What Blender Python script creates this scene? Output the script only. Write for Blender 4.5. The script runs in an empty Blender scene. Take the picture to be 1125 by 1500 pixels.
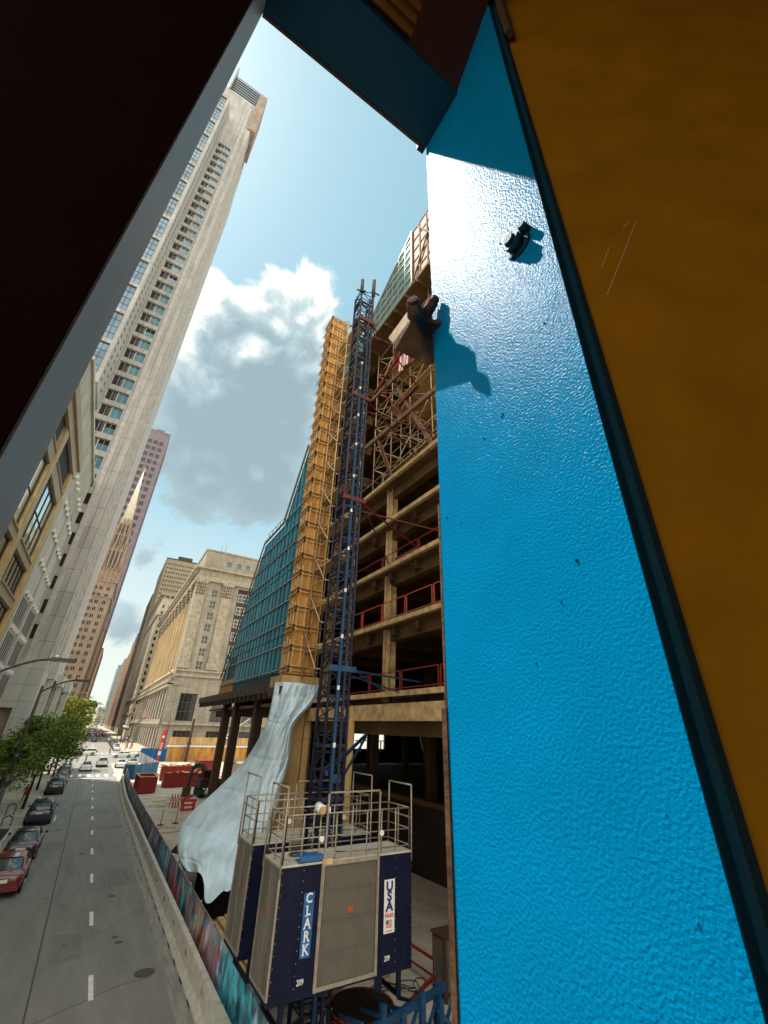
import bpy, bmesh, math, random
from mathutils import Vector, Matrix
random.seed(7)
R=random.Random(11)
SC=bpy.context.scene
COL=SC.collection
rad=math.radians
# ------------------------------------------------------------------ materials
MATS={}
def _new(name):
    m=bpy.data.materials.new(name); m.use_nodes=True
    return m,m.node_tree,m.node_tree.nodes['Principled BSDF']
def mat(name,col,rough=.7,metal=0.,var=.12,scale=3.,bump=0.,bscale=20.,spec=.4,obj=False,col2=None,stretch=(1,1,1),detail=4,emit=None,coat=0.,alpha=None):
    """principled with noise-varied colour; obj=True uses object coordinates"""
    m,nt,b=_new(name); N=nt.nodes; L=nt.links
    geo=N.new('ShaderNodeTexCoord') if obj else N.new('ShaderNodeNewGeometry')
    src=geo.outputs['Object'] if obj else geo.outputs['Position']
    mp=N.new('ShaderNodeMapping'); mp.inputs['Scale'].default_value=stretch
    L.new(src,mp.inputs['Vector'])
    nz=N.new('ShaderNodeTexNoise'); nz.inputs['Scale'].default_value=scale; nz.inputs['Detail'].default_value=detail
    nz.inputs['Roughness'].default_value=.65
    L.new(mp.outputs[0],nz.inputs['Vector'])
    rp=N.new('ShaderNodeValToRGB'); e=rp.color_ramp.elements
    c2=col2 if col2 else tuple(c*(1+var*1.6) for c in col)
    e[0].position=.3; e[0].color=(*[c*(1-var*1.8) for c in col],1) if not col2 else (*col,1)
    e[1].position=.7; e[1].color=(*[min(c,1) for c in c2],1)
    L.new(nz.outputs['Fac'],rp.inputs[0]); L.new(rp.outputs[0],b.inputs['Base Color'])
    b.inputs['Roughness'].default_value=rough; b.inputs['Metallic'].default_value=metal
    b.inputs['Specular IOR Level'].default_value=spec
    b.inputs['Coat Weight'].default_value=coat
    if bump:
        n2=N.new('ShaderNodeTexNoise'); n2.inputs['Scale'].default_value=bscale; n2.inputs['Detail'].default_value=3
        L.new(mp.outputs[0],n2.inputs['Vector'])
        bp=N.new('ShaderNodeBump'); bp.inputs['Strength'].default_value=bump; bp.inputs['Distance'].default_value=.02
        L.new(n2.outputs['Fac'],bp.inputs['Height']); L.new(bp.outputs[0],b.inputs['Normal'])
    if emit:
        b.inputs['Emission Color'].default_value=(*emit[0],1); b.inputs['Emission Strength'].default_value=emit[1]
    MATS[name]=m; return m
def stone(name,col,bw,bh,mortar=.03,dark=.6,off=0.,var=.12,rough=.8,gap=None,streak=.25):
    """panel or block joints: brick texture on (x+y, z) of the world position, plus rain streaks"""
    m,nt,b=_new(name); N=nt.nodes; L=nt.links
    g=N.new('ShaderNodeNewGeometry'); s=N.new('ShaderNodeSeparateXYZ'); L.new(g.outputs['Position'],s.inputs[0])
    a=N.new('ShaderNodeMath'); a.operation='ADD'; L.new(s.outputs[0],a.inputs[0]); L.new(s.outputs[1],a.inputs[1])
    c=N.new('ShaderNodeCombineXYZ'); L.new(a.outputs[0],c.inputs[0]); L.new(s.outputs[2],c.inputs[1])
    br=N.new('ShaderNodeTexBrick'); L.new(c.outputs[0],br.inputs['Vector'])
    br.inputs['Scale'].default_value=1; br.inputs['Brick Width'].default_value=bw; br.inputs['Row Height'].default_value=bh
    br.inputs['Mortar Size'].default_value=mortar; br.inputs['Mortar Smooth'].default_value=.2; br.offset=off
    br.inputs['Color1'].default_value=(*[x*(1+var) for x in col],1); br.inputs['Color2'].default_value=(*[x*(1-var) for x in col],1)
    br.inputs['Mortar'].default_value=(*[x*dark for x in col],1)
    nz=N.new('ShaderNodeTexNoise'); nz.inputs['Scale'].default_value=.6; nz.inputs['Detail'].default_value=6
    mp=N.new('ShaderNodeMapping'); mp.inputs['Scale'].default_value=(1.5,1.5,.25); L.new(g.outputs['Position'],mp.inputs[0]); L.new(mp.outputs[0],nz.inputs[0])
    mr=N.new('ShaderNodeMapRange'); mr.inputs[1].default_value=.3; mr.inputs[2].default_value=.75; mr.inputs[3].default_value=1-streak; mr.inputs[4].default_value=1.12
    L.new(nz.outputs['Fac'],mr.inputs[0])
    mx=N.new('ShaderNodeMix'); mx.data_type='RGBA'; mx.blend_type='MULTIPLY'; mx.inputs['Factor'].default_value=1
    L.new(br.outputs['Color'],mx.inputs[6]); L.new(mr.outputs[0],mx.inputs[7]); L.new(mx.outputs[2],b.inputs['Base Color'])
    b.inputs['Roughness'].default_value=rough
    bp=N.new('ShaderNodeBump'); bp.inputs['Strength'].default_value=.5; bp.inputs['Distance'].default_value=.03; bp.invert=True
    L.new(br.outputs['Fac'],bp.inputs['Height']); L.new(bp.outputs[0],b.inputs['Normal'])
    MATS[name]=m; return m
def glass(name,col,rough=.08,var=.3,scale=.35,spec=.6,metal=0.):
    """window glass as a dark glossy sheet, tone changes from pane to pane"""
    m,nt,b=_new(name); N=nt.nodes; L=nt.links
    g=N.new('ShaderNodeNewGeometry')
    vo=N.new('ShaderNodeTexVoronoi'); vo.inputs['Scale'].default_value=scale; L.new(g.outputs['Position'],vo.inputs['Vector'])
    hs=N.new('ShaderNodeSeparateColor'); L.new(vo.outputs['Color'],hs.inputs[0])
    mr=N.new('ShaderNodeMapRange'); mr.inputs[3].default_value=1-var; mr.inputs[4].default_value=1+var; L.new(hs.outputs[0],mr.inputs[0])
    mx=N.new('ShaderNodeMix'); mx.data_type='RGBA'; mx.blend_type='MULTIPLY'; mx.inputs['Factor'].default_value=1
    mx.inputs[6].default_value=(*col,1); L.new(mr.outputs[0],mx.inputs[7]); L.new(mx.outputs[2],b.inputs['Base Color'])
    b.inputs['Roughness'].default_value=rough; b.inputs['Specular IOR Level'].default_value=spec; b.inputs['Metallic'].default_value=metal
    n2=N.new('ShaderNodeTexNoise'); n2.inputs['Scale'].default_value=1.2; L.new(g.outputs['Position'],n2.inputs[0])
    bp=N.new('ShaderNodeBump'); bp.inputs['Strength'].default_value=.06; bp.inputs['Distance'].default_value=.05
    L.new(n2.outputs['Fac'],bp.inputs['Height']); L.new(bp.outputs[0],b.inputs['Normal'])
    MATS[name]=m; return m
# ------------------------------------------------------------------ mesh builder
class MB:
    def __init__(s): s.v=[]; s.f=[]; s.mi=[]; s.sm=[]
    def add(s,vs,fs,mi=0,smooth=False):
        o=len(s.v); s.v+= [tuple(v) for v in vs]
        for f in fs: s.f.append([i+o for i in f]); s.mi.append(mi); s.sm.append(smooth)
        return s
    def box(s,x0,x1,y0,y1,z0,z1,mi=0):
        v=[(x0,y0,z0),(x1,y0,z0),(x1,y1,z0),(x0,y1,z0),(x0,y0,z1),(x1,y0,z1),(x1,y1,z1),(x0,y1,z1)]
        return s.add(v,[(0,3,2,1),(4,5,6,7),(0,1,5,4),(1,2,6,5),(2,3,7,6),(3,0,4,7)],mi)
    def bar(s,p,q,w,h=None,mi=0,up=(0,0,1)):
        p=Vector(p); q=Vector(q); d=(q-p)
        if d.length<1e-6: return s
        d.normalize(); u=Vector(up)
        if abs(d.dot(u))>.98: u=Vector((0,1,0))
        a=d.cross(u).normalized(); b=a.cross(d).normalized(); h=h or w
        v=[]
        for e in (p,q):
            for i,j in ((-1,-1),(1,-1),(1,1),(-1,1)): v.append(e+a*(w/2*i)+b*(h/2*j))
        return s.add(v,[(3,2,1,0),(4,5,6,7),(0,1,5,4),(1,2,6,5),(2,3,7,6),(3,0,4,7)],mi)
    def tube(s,p,q,r,n=8,r2=None,mi=0,cap=True):
        p=Vector(p); q=Vector(q); d=(q-p)
        if d.length<1e-6: return s
        d.normalize(); u=Vector((0,0,1)) if abs(d.z)<.95 else Vector((0,1,0))
        a=d.cross(u).normalized(); b=a.cross(d); r2=r if r2 is None else r2
        v=[]
        for e,rr in ((p,r),(q,r2)):
            for i in range(n):
                t=2*math.pi*i/n; v.append(e+(a*math.cos(t)+b*math.sin(t))*rr)
        f=[(i,(i+1)%n,n+(i+1)%n,n+i) for i in range(n)]
        s.add(v,f,mi,True)
        if cap: 
            o=len(s.v)-2*n
            s.f.append([o+i for i in range(n)][::-1]); s.mi.append(mi); s.sm.append(False)
            s.f.append([o+n+i for i in range(n)]); s.mi.append(mi); s.sm.append(False)
        return s
    def path(s,pts,r,n=6,mi=0):
        for a,b in zip(pts,pts[1:]): s.tube(a,b,r,n,mi=mi)
        return s
    def prism(s,pts,axis,a,b,mi=0):
        """polygon pts (2-D) extruded along axis 'x','y','z' from a to b"""
        def P(u,w,t): return {'x':(t,u,w),'y':(u,t,w),'z':(u,w,t)}[axis]
        n=len(pts); v=[P(*p,a) for p in pts]+[P(*p,b) for p in pts]
        f=[tuple(range(n))[::-1],tuple(range(n,2*n))]+[(i,(i+1)%n,n+(i+1)%n,n+i) for i in range(n)]
        return s.add(v,f,mi)
    def wall(s,kind,c,a0,a1,z0,z1,holes=(),d=.3,mi=0):
        """wall sheet facing 'y-','x+','x-','y+' at coordinate c with rectangular holes (a,b,z,z) and reveals of depth d"""
        def P(u,z,k):
            if kind=='y-': return (u,c+k,z)
            if kind=='y+': return (u,c-k,z)
            if kind=='x+': return (c-k,u,z)
            return (c+k,u,z)
        flip = kind in ('x-','y+')
        us=sorted({a0,a1,*[h[0] for h in holes],*[h[1] for h in holes]})
        rows={}
        zs=sorted({z0,z1,*[h[2] for h in holes],*[h[3] for h in holes]})
        hs=set()
        ui={u:i for i,u in enumerate(us)}; zi={z:i for i,z in enumerate(zs)}
        for h in holes:
            for i in range(ui[h[0]],ui[h[1]]):
                for j in range(zi[h[2]],zi[h[3]]): hs.add((i,j))
        def quad(a,b,c_,d_):
            q=[a,b,c_,d_]
            if flip: q=q[::-1]
            s.add(q,[(0,1,2,3)],mi)
        for j in range(len(zs)-1):
            i=0
            while i<len(us)-1:
                if (i,j) in hs: i+=1; continue
                k=i
                while k<len(us)-1 and (k,j) not in hs: k+=1
                A,B,C,D=P(us[i],zs[j],0),P(us[k],zs[j],0),P(us[k],zs[j+1],0),P(us[i],zs[j+1],0)
                if kind=='x+': quad(A,B,C,D)
                else: quad(A,B,C,D)
                i=k
        for h in holes:
            a,b,z,w=h
            quad(P(a,z,0),P(a,z,d),P(b,z,d),P(b,z,0)); quad(P(a,w,0),P(b,w,0),P(b,w,d),P(a,w,d))
            quad(P(a,z,0),P(a,w,0),P(a,w,d),P(a,z,d)); quad(P(b,z,0),P(b,z,d),P(b,w,d),P(b,w,0))
        return s
    def mesh(s,name,mats):
        me=bpy.data.meshes.new(name); me.from_pydata(s.v,[],s.f)
        for m in mats: me.materials.append(MATS[m] if isinstance(m,str) else m)
        me.polygons.foreach_set('material_index',s.mi); me.polygons.foreach_set('use_smooth',s.sm)
        me.update(); return me
    def build(s,name,mats,parent=None,label=None,kind=None,loc=(0,0,0)):
        if isinstance(mats,str): mats=[mats]
        o=bpy.data.objects.new(name,s.mesh(name,mats)); COL.objects.link(o)
        if parent is not None: attach(o,parent)
        o.location=Vector(loc)-(world_loc(parent) if parent is not None else Vector())
        if label: o['label']=label
        if kind: o['kind']=kind
        return o
def world_loc(o):
    v=Vector()
    while o is not None: v+=Vector(o.location); o=o.parent
    return v
def attach(o,parent): o.parent=parent
def thing(name,label,cat,loc=(0,0,0),group=None):
    o=bpy.data.objects.new(name,None); COL.objects.link(o); o.location=loc; o.empty_display_size=.2
    o['label']=label; o['category']=cat
    if group: o['group']=group
    return o
def tag(o,label,cat,group=None,kind=None):
    if label: o['label']=label
    if cat: o['category']=cat
    if group: o['group']=group
    if kind: o['kind']=kind
    return o
def struct(mb,name,mats): 
    o=mb.build(name,mats); o['kind']='structure'; return o
def put(name,me,loc,parent,kind=None):
    """object sharing mesh me, at world loc, child of parent"""
    o=bpy.data.objects.new(name,me); COL.objects.link(o); attach(o,parent)
    o.location=Vector(loc)-world_loc(parent)
    if kind: o['kind']=kind
    return o
def copy_tree(o,parent=None,loc=None,rz=None,label=None):
    c=o.copy(); COL.objects.link(c); c.parent=parent
    if loc is not None: c.location=loc
    if rz is not None: c.rotation_euler=(0,0,rz)
    if label: c['label']=label
    for ch in o.children: copy_tree(ch,c)
    return c
# window meshes: origin lower-left corner on the wall face; glass set back
WCACHE={}
def win_mesh(kind,w,h,cols,rows,fr,gl,depth=.25,fw=.07,blind=None,bh=.4):
    key=(kind,round(w,2),round(h,2),cols,rows,fr,gl,depth,fw,blind,bh)
    if key in WCACHE: return WCACHE[key]
    m=MB()
    def B(u0,u1,z0,z1,d0,d1,mi):
        if kind=='y-': m.box(u0,u1,d0,d1,z0,z1,mi)
        elif kind=='x+': m.box(-d1,-d0,u0,u1,z0,z1,mi)
        elif kind=='x-': m.box(d0,d1,u0,u1,z0,z1,mi)
    B(0.001,w-.001,0.001,h-.001,depth,depth+.03,1)
    if blind: B(.02,w-.02,h*(1-bh),h-.02,depth-.012,depth-.004,2)
    f0=depth-.07
    B(0,fw,0,h,f0,depth-.002,0); B(w-fw,w,0,h,f0,depth-.002,0); B(fw,w-fw,0,fw,f0,depth-.002,0); B(fw,w-fw,h-fw,h,f0,depth-.002,0)
    for i in range(1,cols): B(w*i/cols-fw*.35,w*i/cols+fw*.35,fw,h-fw,f0+.01,depth-.003,0)
    for j in range(1,rows): B(fw,w-fw,h*j/rows-fw*.35,h*j/rows+fw*.35,f0+.015,depth-.0035,0)
    me=m.mesh('window',[fr,gl]+([blind] if blind else [])); WCACHE[key]=me; return me
def windows(parent,kind,c,holes,cols,rows,fr,gl,depth=.25,fw=.07,blind=None,limit=100,name='window',pb=.35):
    """fills every hole; nearest `limit` as parts, the rest merged into one stuff part"""
    def dist(h):
        y=c if kind=='y-' else (h[0]+h[1])/2; x=c if kind!='y-' else (h[0]+h[1])/2
        return math.hypot(x,y,)+abs((h[2]+h[3])/2-8)
    hs=sorted(holes,key=dist); rest=[]
    for i,h in enumerate(hs):
        w=h[1]-h[0]; hh=h[3]-h[2]
        bl=blind if (blind and R.random()<pb) else None
        me=win_mesh(kind,w,hh,cols,rows,fr,gl,depth,fw,bl,R.choice((.3,.55,.8)) if bl else .4)
        loc=(h[0],c,h[2]) if kind=='y-' else (c,h[0],h[2])
        if i<limit: put(name,me,loc,parent)
        else: rest.append((me,loc))
    if rest:
        m=MB(); 
        for me,loc in rest:
            base=len(m.v); m.v+=[(v.co.x+loc[0],v.co.y+loc[1],v.co.z+loc[2]) for v in me.vertices]
            for p in me.polygons: m.f.append([i+base for i in p.vertices]); m.mi.append(min(p.material_index,1)); m.sm.append(False)
        m.build(name,[fr,gl],parent,kind='stuff')
def crumple(name,col,rough,scale,dist,stretch=(1,1,1)):
    m,nt,b=_new(name); N=nt.nodes; L=nt.links
    g=N.new('ShaderNodeNewGeometry'); mp=N.new('ShaderNodeMapping'); mp.inputs['Scale'].default_value=stretch; L.new(g.outputs['Position'],mp.inputs[0])
    n=N.new('ShaderNodeTexNoise'); n.noise_type='RIDGED_MULTIFRACTAL'; n.inputs['Scale'].default_value=scale; n.inputs['Detail'].default_value=5; n.inputs['Roughness'].default_value=.5; n.inputs['Distortion'].default_value=.6; L.new(mp.outputs[0],n.inputs[0])
    bp=N.new('ShaderNodeBump'); bp.inputs['Strength'].default_value=.8; bp.inputs['Distance'].default_value=dist; L.new(n.outputs[0],bp.inputs['Height']); L.new(bp.outputs[0],b.inputs['Normal'])
    n2=N.new('ShaderNodeTexNoise'); n2.inputs['Scale'].default_value=.9; n2.inputs['Detail'].default_value=6; L.new(g.outputs['Position'],n2.inputs[0])
    r=N.new('ShaderNodeValToRGB'); r.color_ramp.elements[0].position=.32; r.color_ramp.elements[0].color=(*[c*.72 for c in col],1); r.color_ramp.elements[1].position=.6; r.color_ramp.elements[1].color=(*col,1); L.new(n2.outputs[0],r.inputs[0]); L.new(r.outputs[0],b.inputs['Base Color'])
    b.inputs['Roughness'].default_value=rough; b.inputs['Specular IOR Level'].default_value=.6; MATS[name]=m
def grid_holes(a0,step,n,w,z0,zstep,nz,h):
    return [(round(a0+i*step,3),round(a0+i*step+w,3),round(z0+j*zstep,3),round(z0+j*zstep+h,3)) for i in range(n) for j in range(nz)]
# ------------------------------------------------------------------ palette
mat('asphalt',(.215,.205,.18),.85,var=.10,scale=.9,bump=.6,bscale=60,detail=10,stretch=(1.6,.22,1))
mat('paint_white',(.72,.70,.63),.7,var=.12,scale=6)
mat('concrete',(.36,.34,.29),.85,var=.14,scale=1.5,bump=.2,bscale=30)
mat('concrete_warm',(.40,.35,.26),.85,var=.2,scale=1.0,bump=.2,bscale=30)
mat('concrete_barrier',(.50,.47,.40),.85,var=.12,scale=3,bump=.2)
mat('site_dirt',(.36,.30,.22),.95,col2=(.58,.51,.41),scale=.6,bump=.4,bscale=8,detail=8)
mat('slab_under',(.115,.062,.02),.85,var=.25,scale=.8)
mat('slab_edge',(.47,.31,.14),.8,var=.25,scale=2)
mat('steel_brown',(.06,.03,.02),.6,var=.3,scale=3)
mat('sunlit_tan',(.42,.30,.20),.6,var=.2,scale=30)
mat('rust',(.035,.014,.008),.75,col2=(.12,.06,.025),scale=14,bump=.3,bscale=60)
mat('plywood',(.50,.235,.05),.7,var=.24,scale=1.4,stretch=(1,1,.25))
mat('plywood_pale',(.52,.33,.13),.75,var=.22,scale=1.3,stretch=(1,1,.2))
mat('timber',(.62,.40,.17),.75,var=.15,scale=4)
mat('tube_steel',(.62,.47,.28),.45,metal=.5,var=.12,scale=8)
mat('galv',(.34,.29,.22),.5,metal=.4,var=.15,scale=8)
mat('navy',(.005,.007,.024),.5,spec=.12,col2=(.010,.013,.033),scale=4,stretch=(1,1,.2))
mat('hoist_blue',(.012,.11,.30),.5,var=.15,scale=3)
mat('roof_grey',(.40,.37,.31),.7,col2=(.55,.52,.45),scale=5)
mat('mast_dark',(.010,.013,.032),.5,var=.3,scale=5)
mat('tie_red',(.13,.012,.010),.5)
mat('mast_duct',(.004,.04,.10),.4,var=.2,scale=5)
mat('mast_blue',(.008,.05,.12),.5,var=.2,scale=5)
mat('shutter_grey',(.11,.097,.078),.6,var=.08,scale=3,bump=.1)
mat('panel_grey',(.15,.138,.115),.5,var=.2,scale=3,stretch=(1,1,.25),metal=.2)
mat('red_paint',(.22,.015,.012),.55,var=.2,scale=5)
mat('orange_red',(.40,.07,.025),.6,var=.1,scale=5)
mat('white_metal',(.75,.73,.68),.5,var=.06,scale=5)
mat('black_rubber',(.02,.02,.02),.85,var=.2,scale=8)
mat('dark_metal',(.03,.027,.025),.5,var=.2,scale=6)
mat('teal_panel',(.01,.19,.26),.45,var=.28,scale=.5,stretch=(1,1,.6))
mat('teal_dark',(.006,.035,.055),.6,var=.3,scale=1)
mat('batten',(.34,.36,.33),.6,var=.2,scale=3)
crumple('tarp',(.66,.82,.90),.40,.8,.10,(1,1,1))
stone('tower_stone',(.385,.37,.34),1.75,3.53,.045,.5,off=0.,var=.05)
stone('tower_base',(.40,.41,.37),1.9,2.0,.03,.55,off=0.,var=.04,streak=.12)
mat('tower_rib',(.40,.38,.345),.7,var=.12,scale=1)
mat('tower_brown',(.27,.20,.155),.7,var=.2,scale=.6)
mat('grey_concrete',(.40,.38,.33),.85,var=.12,scale=.6,stretch=(1,1,.3))
mat('gold_metal',(.52,.36,.15),.42,metal=.35,var=.12,scale=1)
mat('gold_panel',(.46,.33,.19),.55,var=.08,scale=.7)
stone('hall_stone',(.36,.31,.235),1.9,.95,.025,.62,off=.5,var=.08,streak=.35)
mat('hall_trim',(.37,.31,.225),.8,var=.18,scale=.8)
mat('colonnade_shade',(.13,.085,.045),.8,var=.3,scale=1,stretch=(1,1,.1))  # brown darkened to stand for shade in the recess behind the columns
mat('rust_beam',(.20,.10,.05),.7,var=.25,scale=3)
mat('hall_column',(.60,.44,.25),.8,var=.15,scale=.5,stretch=(1,1,.2))
stone('temple_stone',(.27,.20,.15),3.4,3.2,.02,.8,off=.5,var=.08)
mat('temple_trim',(.34,.25,.185),.8,col2=(.22,.15,.10),scale=.7)
mat('spire_white',(.66,.58,.46),.7,var=.08,scale=.5)
stone('purple_stone',(.19,.155,.175),4.7,3.9,.06,.7,off=0,var=.06)
stone('beige_lines',(.34,.27,.185),2.1,1.0,.10,.55,off=0,var=.06)
stone('white_terra',(.52,.45,.34),1.8,1.1,.03,.7,off=.5,var=.07)
stone('pink_stone',(.46,.31,.22),2.2,1.8,.03,.7,off=.5,var=.07)
mat('dark_bronze',(.06,.05,.045),.45,var=.2,scale=.5)
stone('grey_stone',(.33,.32,.29),3.0,3.6,.05,.6,off=0,var=.07)
glass('glass_teal',(.008,.14,.19),.07)
glass('glass_dark',(.02,.018,.016),.1)
glass('glass_blue',(.10,.18,.24),.1,var=.35,scale=.5,spec=.8,metal=.25)
glass('glass_mirror',(.62,.72,.74),.03,var=.05,spec=.9,metal=.9)
glass('glass_green',(.10,.26,.27),.12,var=.3,scale=.4,spec=.8,metal=.2)
mat('blind',(.45,.42,.36),.8,var=.05)
mat('frame_dark',(.05,.045,.04),.5)
mat('frame_white',(.55,.52,.46),.6)
mat('leaf',(.045,.095,.008),.6,col2=(.14,.20,.016),scale=1.5,spec=.3)
mat('leaf_yellow',(.14,.17,.014),.6,col2=(.28,.27,.02),scale=1.5,spec=.3)
mat('bark',(.035,.026,.02),.9,var=.3,scale=12)
mat('skin',(.45,.27,.18),.6,obj=True)
mat('red_flat',(.55,.04,.03),.6,var=.08)
mat('blue_fence',(.01,.10,.19),.6,var=.2,scale=.6)
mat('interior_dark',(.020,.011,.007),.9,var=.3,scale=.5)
mat('end_board',(.30,.13,.05),.7,var=.2,scale=1)
mat('lamp_glow',(.9,.9,.8),.5,emit=((1,.93,.8),6))
# ------------------------------------------------------------------ camera, light, sky
cam=bpy.data.cameras.new('camera'); co=bpy.data.objects.new('camera',cam); COL.objects.link(co); SC.camera=co
cam.sensor_fit='VERTICAL'; cam.sensor_height=36; cam.sensor_width=27; cam.lens=14.6468; cam.clip_start=.02; cam.clip_end=6000
co.matrix_world=Matrix(((0.8478,-0.26717,-0.4581,0),(-0.5294,-0.38017,-0.7584,0),(0.0285,0.8855,-0.4638,8),(0,0,0,1)))
SUND=Vector((-.313,.352,.882)).normalized()
sl=bpy.data.lights.new('sun','SUN'); sl.energy=2.6; sl.angle=rad(.6); sl.color=(1,.93,.82)
so=bpy.data.objects.new('sun',sl); COL.objects.link(so); so.rotation_euler=SUND.to_track_quat('Z','Y').to_euler()
SC.view_settings.view_transform='Standard'; SC.view_settings.look='None'; SC.view_settings.exposure=1.45
W=bpy.data.worlds.new('World'); SC.world=W; W.use_nodes=True
nt=W.node_tree; N=nt.nodes; L=nt.links; bg=N['Background']
sky=N.new('ShaderNodeTexSky'); sky.sky_type='NISHITA'; sky.sun_disc=False
sky.sun_elevation=math.asin(SUND.z); sky.sun_rotation=math.atan2(SUND.x,SUND.y); sky.dust_density=1.5; sky.ozone_density=1.5; sky.air_density=1.0
def M(op,a,b=None,c=None,clamp=False,T=None):
    T=T or nt
    n=T.nodes.new('ShaderNodeMath'); n.operation=op; n.use_clamp=clamp
    for i,x in enumerate((a,b,c)):
        if x is None: continue
        if isinstance(x,(int,float)): n.inputs[i].default_value=x
        else: T.links.new(x,n.inputs[i])
    return n.outputs[0]
# cloud density as a node group of the view direction (real sky directions, not screen space)
G=bpy.data.node_groups.new('cloud_field','ShaderNodeTree')
G.interface.new_socket('Vector',in_out='INPUT',socket_type='NodeSocketVector'); G.interface.new_socket('Field',in_out='OUTPUT',socket_type='NodeSocketFloat')
gi=G.nodes.new('NodeGroupInput'); go=G.nodes.new('NodeGroupOutput')
BL=[((.142,.548,.824),.05),((.175,.59,.788),.065),((.075,.625,.775),.075),((.145,.615,.77),.06),((.011,.68,.735),.09),((.178,.655,.735),.09),((.05,.793,.607),.15),((.156,.758,.634),.15),
    ((.095,.73,.68),.15),((.065,.875,.48),.10),((.17,.845,.50),.12),((-.02,.845,.53),.10),((.219,.687,.693),.09),((-.025,.64,.765),.045),((.30,.66,.69),.05),
    ((-.011,.98,.19),.05),((.003,.95,.30),.05),((-.35,.75,.56),.16),((.75,.62,.24),.22),((-.8,.4,.45),.25),((.1,-.8,.6),.35),((.6,-.5,.6),.25),((-.5,-.7,.5),.25)]
fld=None
for c,r in BL:
    c=Vector(c).normalized()
    dn=G.nodes.new('ShaderNodeVectorMath'); dn.operation='DISTANCE'; G.links.new(gi.outputs[0],dn.inputs[0]); dn.inputs[1].default_value=c
    v=M('DIVIDE',dn.outputs['Value'],r,T=G); v=M('SUBTRACT',1.15,v,T=G); v=M('MULTIPLY',v,r*9,T=G)
    if fld is None: fld=v
    else:
        n=G.nodes.new('ShaderNodeMath'); n.operation='SMOOTH_MAX'; G.links.new(fld,n.inputs[0]); G.links.new(v,n.inputs[1]); n.inputs[2].default_value=.25; fld=n.outputs[0]
nz=G.nodes.new('ShaderNodeTexNoise'); nz.inputs['Scale'].default_value=6.5; nz.inputs['Detail'].default_value=9; nz.inputs['Roughness'].default_value=.61; nz.inputs['Distortion'].default_value=.25
G.links.new(gi.outputs[0],nz.inputs[0])
nn=M('MULTIPLY',M('SUBTRACT',nz.outputs['Fac'],.5,T=G),1.8,T=G)
G.links.new(M('ADD',M('MINIMUM',fld,1.2,T=G),nn,T=G),go.inputs[0])
tc=N.new('ShaderNodeTexCoord')
g1=N.new('ShaderNodeGroup'); g1.node_tree=G; L.new(tc.outputs['Generated'],g1.inputs[0])
off=N.new('ShaderNodeVectorMath'); off.operation='ADD'; L.new(tc.outputs['Generated'],off.inputs[0]); off.inputs[1].default_value=Vector((-.035,-.012,.05))
g2=N.new('ShaderNodeGroup'); g2.node_tree=G; L.new(off.outputs[0],g2.inputs[0])
def ss(x,a,b):
    n=N.new('ShaderNodeMapRange'); n.interpolation_type='SMOOTHSTEP'; n.inputs[1].default_value=a; n.inputs[2].default_value=b; L.new(x,n.inputs[0]); return n.outputs[0]
sp0=N.new('ShaderNodeSeparateXYZ'); L.new(tc.outputs['Generated'],sp0.inputs[0])
alpha=ss(g1.outputs[0],.12,.38)
lit=ss(M('SUBTRACT',g1.outputs[0],g2.outputs[0]),.12,.9)
thick=ss(g1.outputs[0],.3,.85)
edge=M('SUBTRACT',1.0,thick)
zt_=ss(sp0.outputs[2],.50,.79)
litf=M('ADD',M('MULTIPLY',lit,M('ADD',M('MULTIPLY',zt_,.85),.3)),M('MULTIPLY',M('MULTIPLY',edge,edge),M('ADD',M('MULTIPLY',zt_,.6),.12)),clamp=True)
cr=N.new('ShaderNodeValToRGB'); cr.color_ramp.elements[0].color=(2.2,3.0,3.35,1); cr.color_ramp.elements[1].color=(9.6,8.8,7.6,1)
el=cr.color_ramp.elements.new(.45); el.color=(4.0,4.9,5.1,1)
L.new(litf,cr.inputs[0])
hz=N.new('ShaderNodeMix'); hz.data_type='RGBA'; hz.inputs['Factor'].default_value=.60
L.new(sky.outputs[0],hz.inputs[6]); hz.inputs[7].default_value=(2.5,4.9,5.3,1)
# thicker milky veil near the horizon
sp=N.new('ShaderNodeSeparateXYZ'); L.new(tc.outputs['Generated'],sp.inputs[0])
h2=N.new('ShaderNodeMix'); h2.data_type='RGBA'; L.new(ss(sp.outputs[2],.55,.0),h2.inputs['Factor']); L.new(hz.outputs[2],h2.inputs[6]); h2.inputs[7].default_value=(5.6,6.1,5.6,1)
mx=N.new('ShaderNodeMix'); mx.data_type='RGBA'; L.new(M('MULTIPLY',alpha,.94),mx.inputs['Factor']); L.new(h2.outputs[2],mx.inputs[6]); L.new(cr.outputs[0],mx.inputs[7])
# bright cloud deck added to the unseen northern sky as fill for shaded fronts
dk=N.new('ShaderNodeMix'); dk.data_type='RGBA'; nk=N.new('ShaderNodeTexNoise'); nk.inputs['Scale'].default_value=2.2; nk.inputs['Detail'].default_value=6; L.new(tc.outputs['Generated'],nk.inputs[0])
L.new(M('MULTIPLY',ss(sp.outputs[1],.02,-.35),ss(nk.outputs[0],.3,.55)),dk.inputs['Factor']); L.new(mx.outputs[2],dk.inputs[6]); dk.inputs[7].default_value=(14.6,13.9,12.4,1)
L.new(dk.outputs[2],bg.inputs['Color']); bg.inputs['Strength'].default_value=.06
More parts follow.
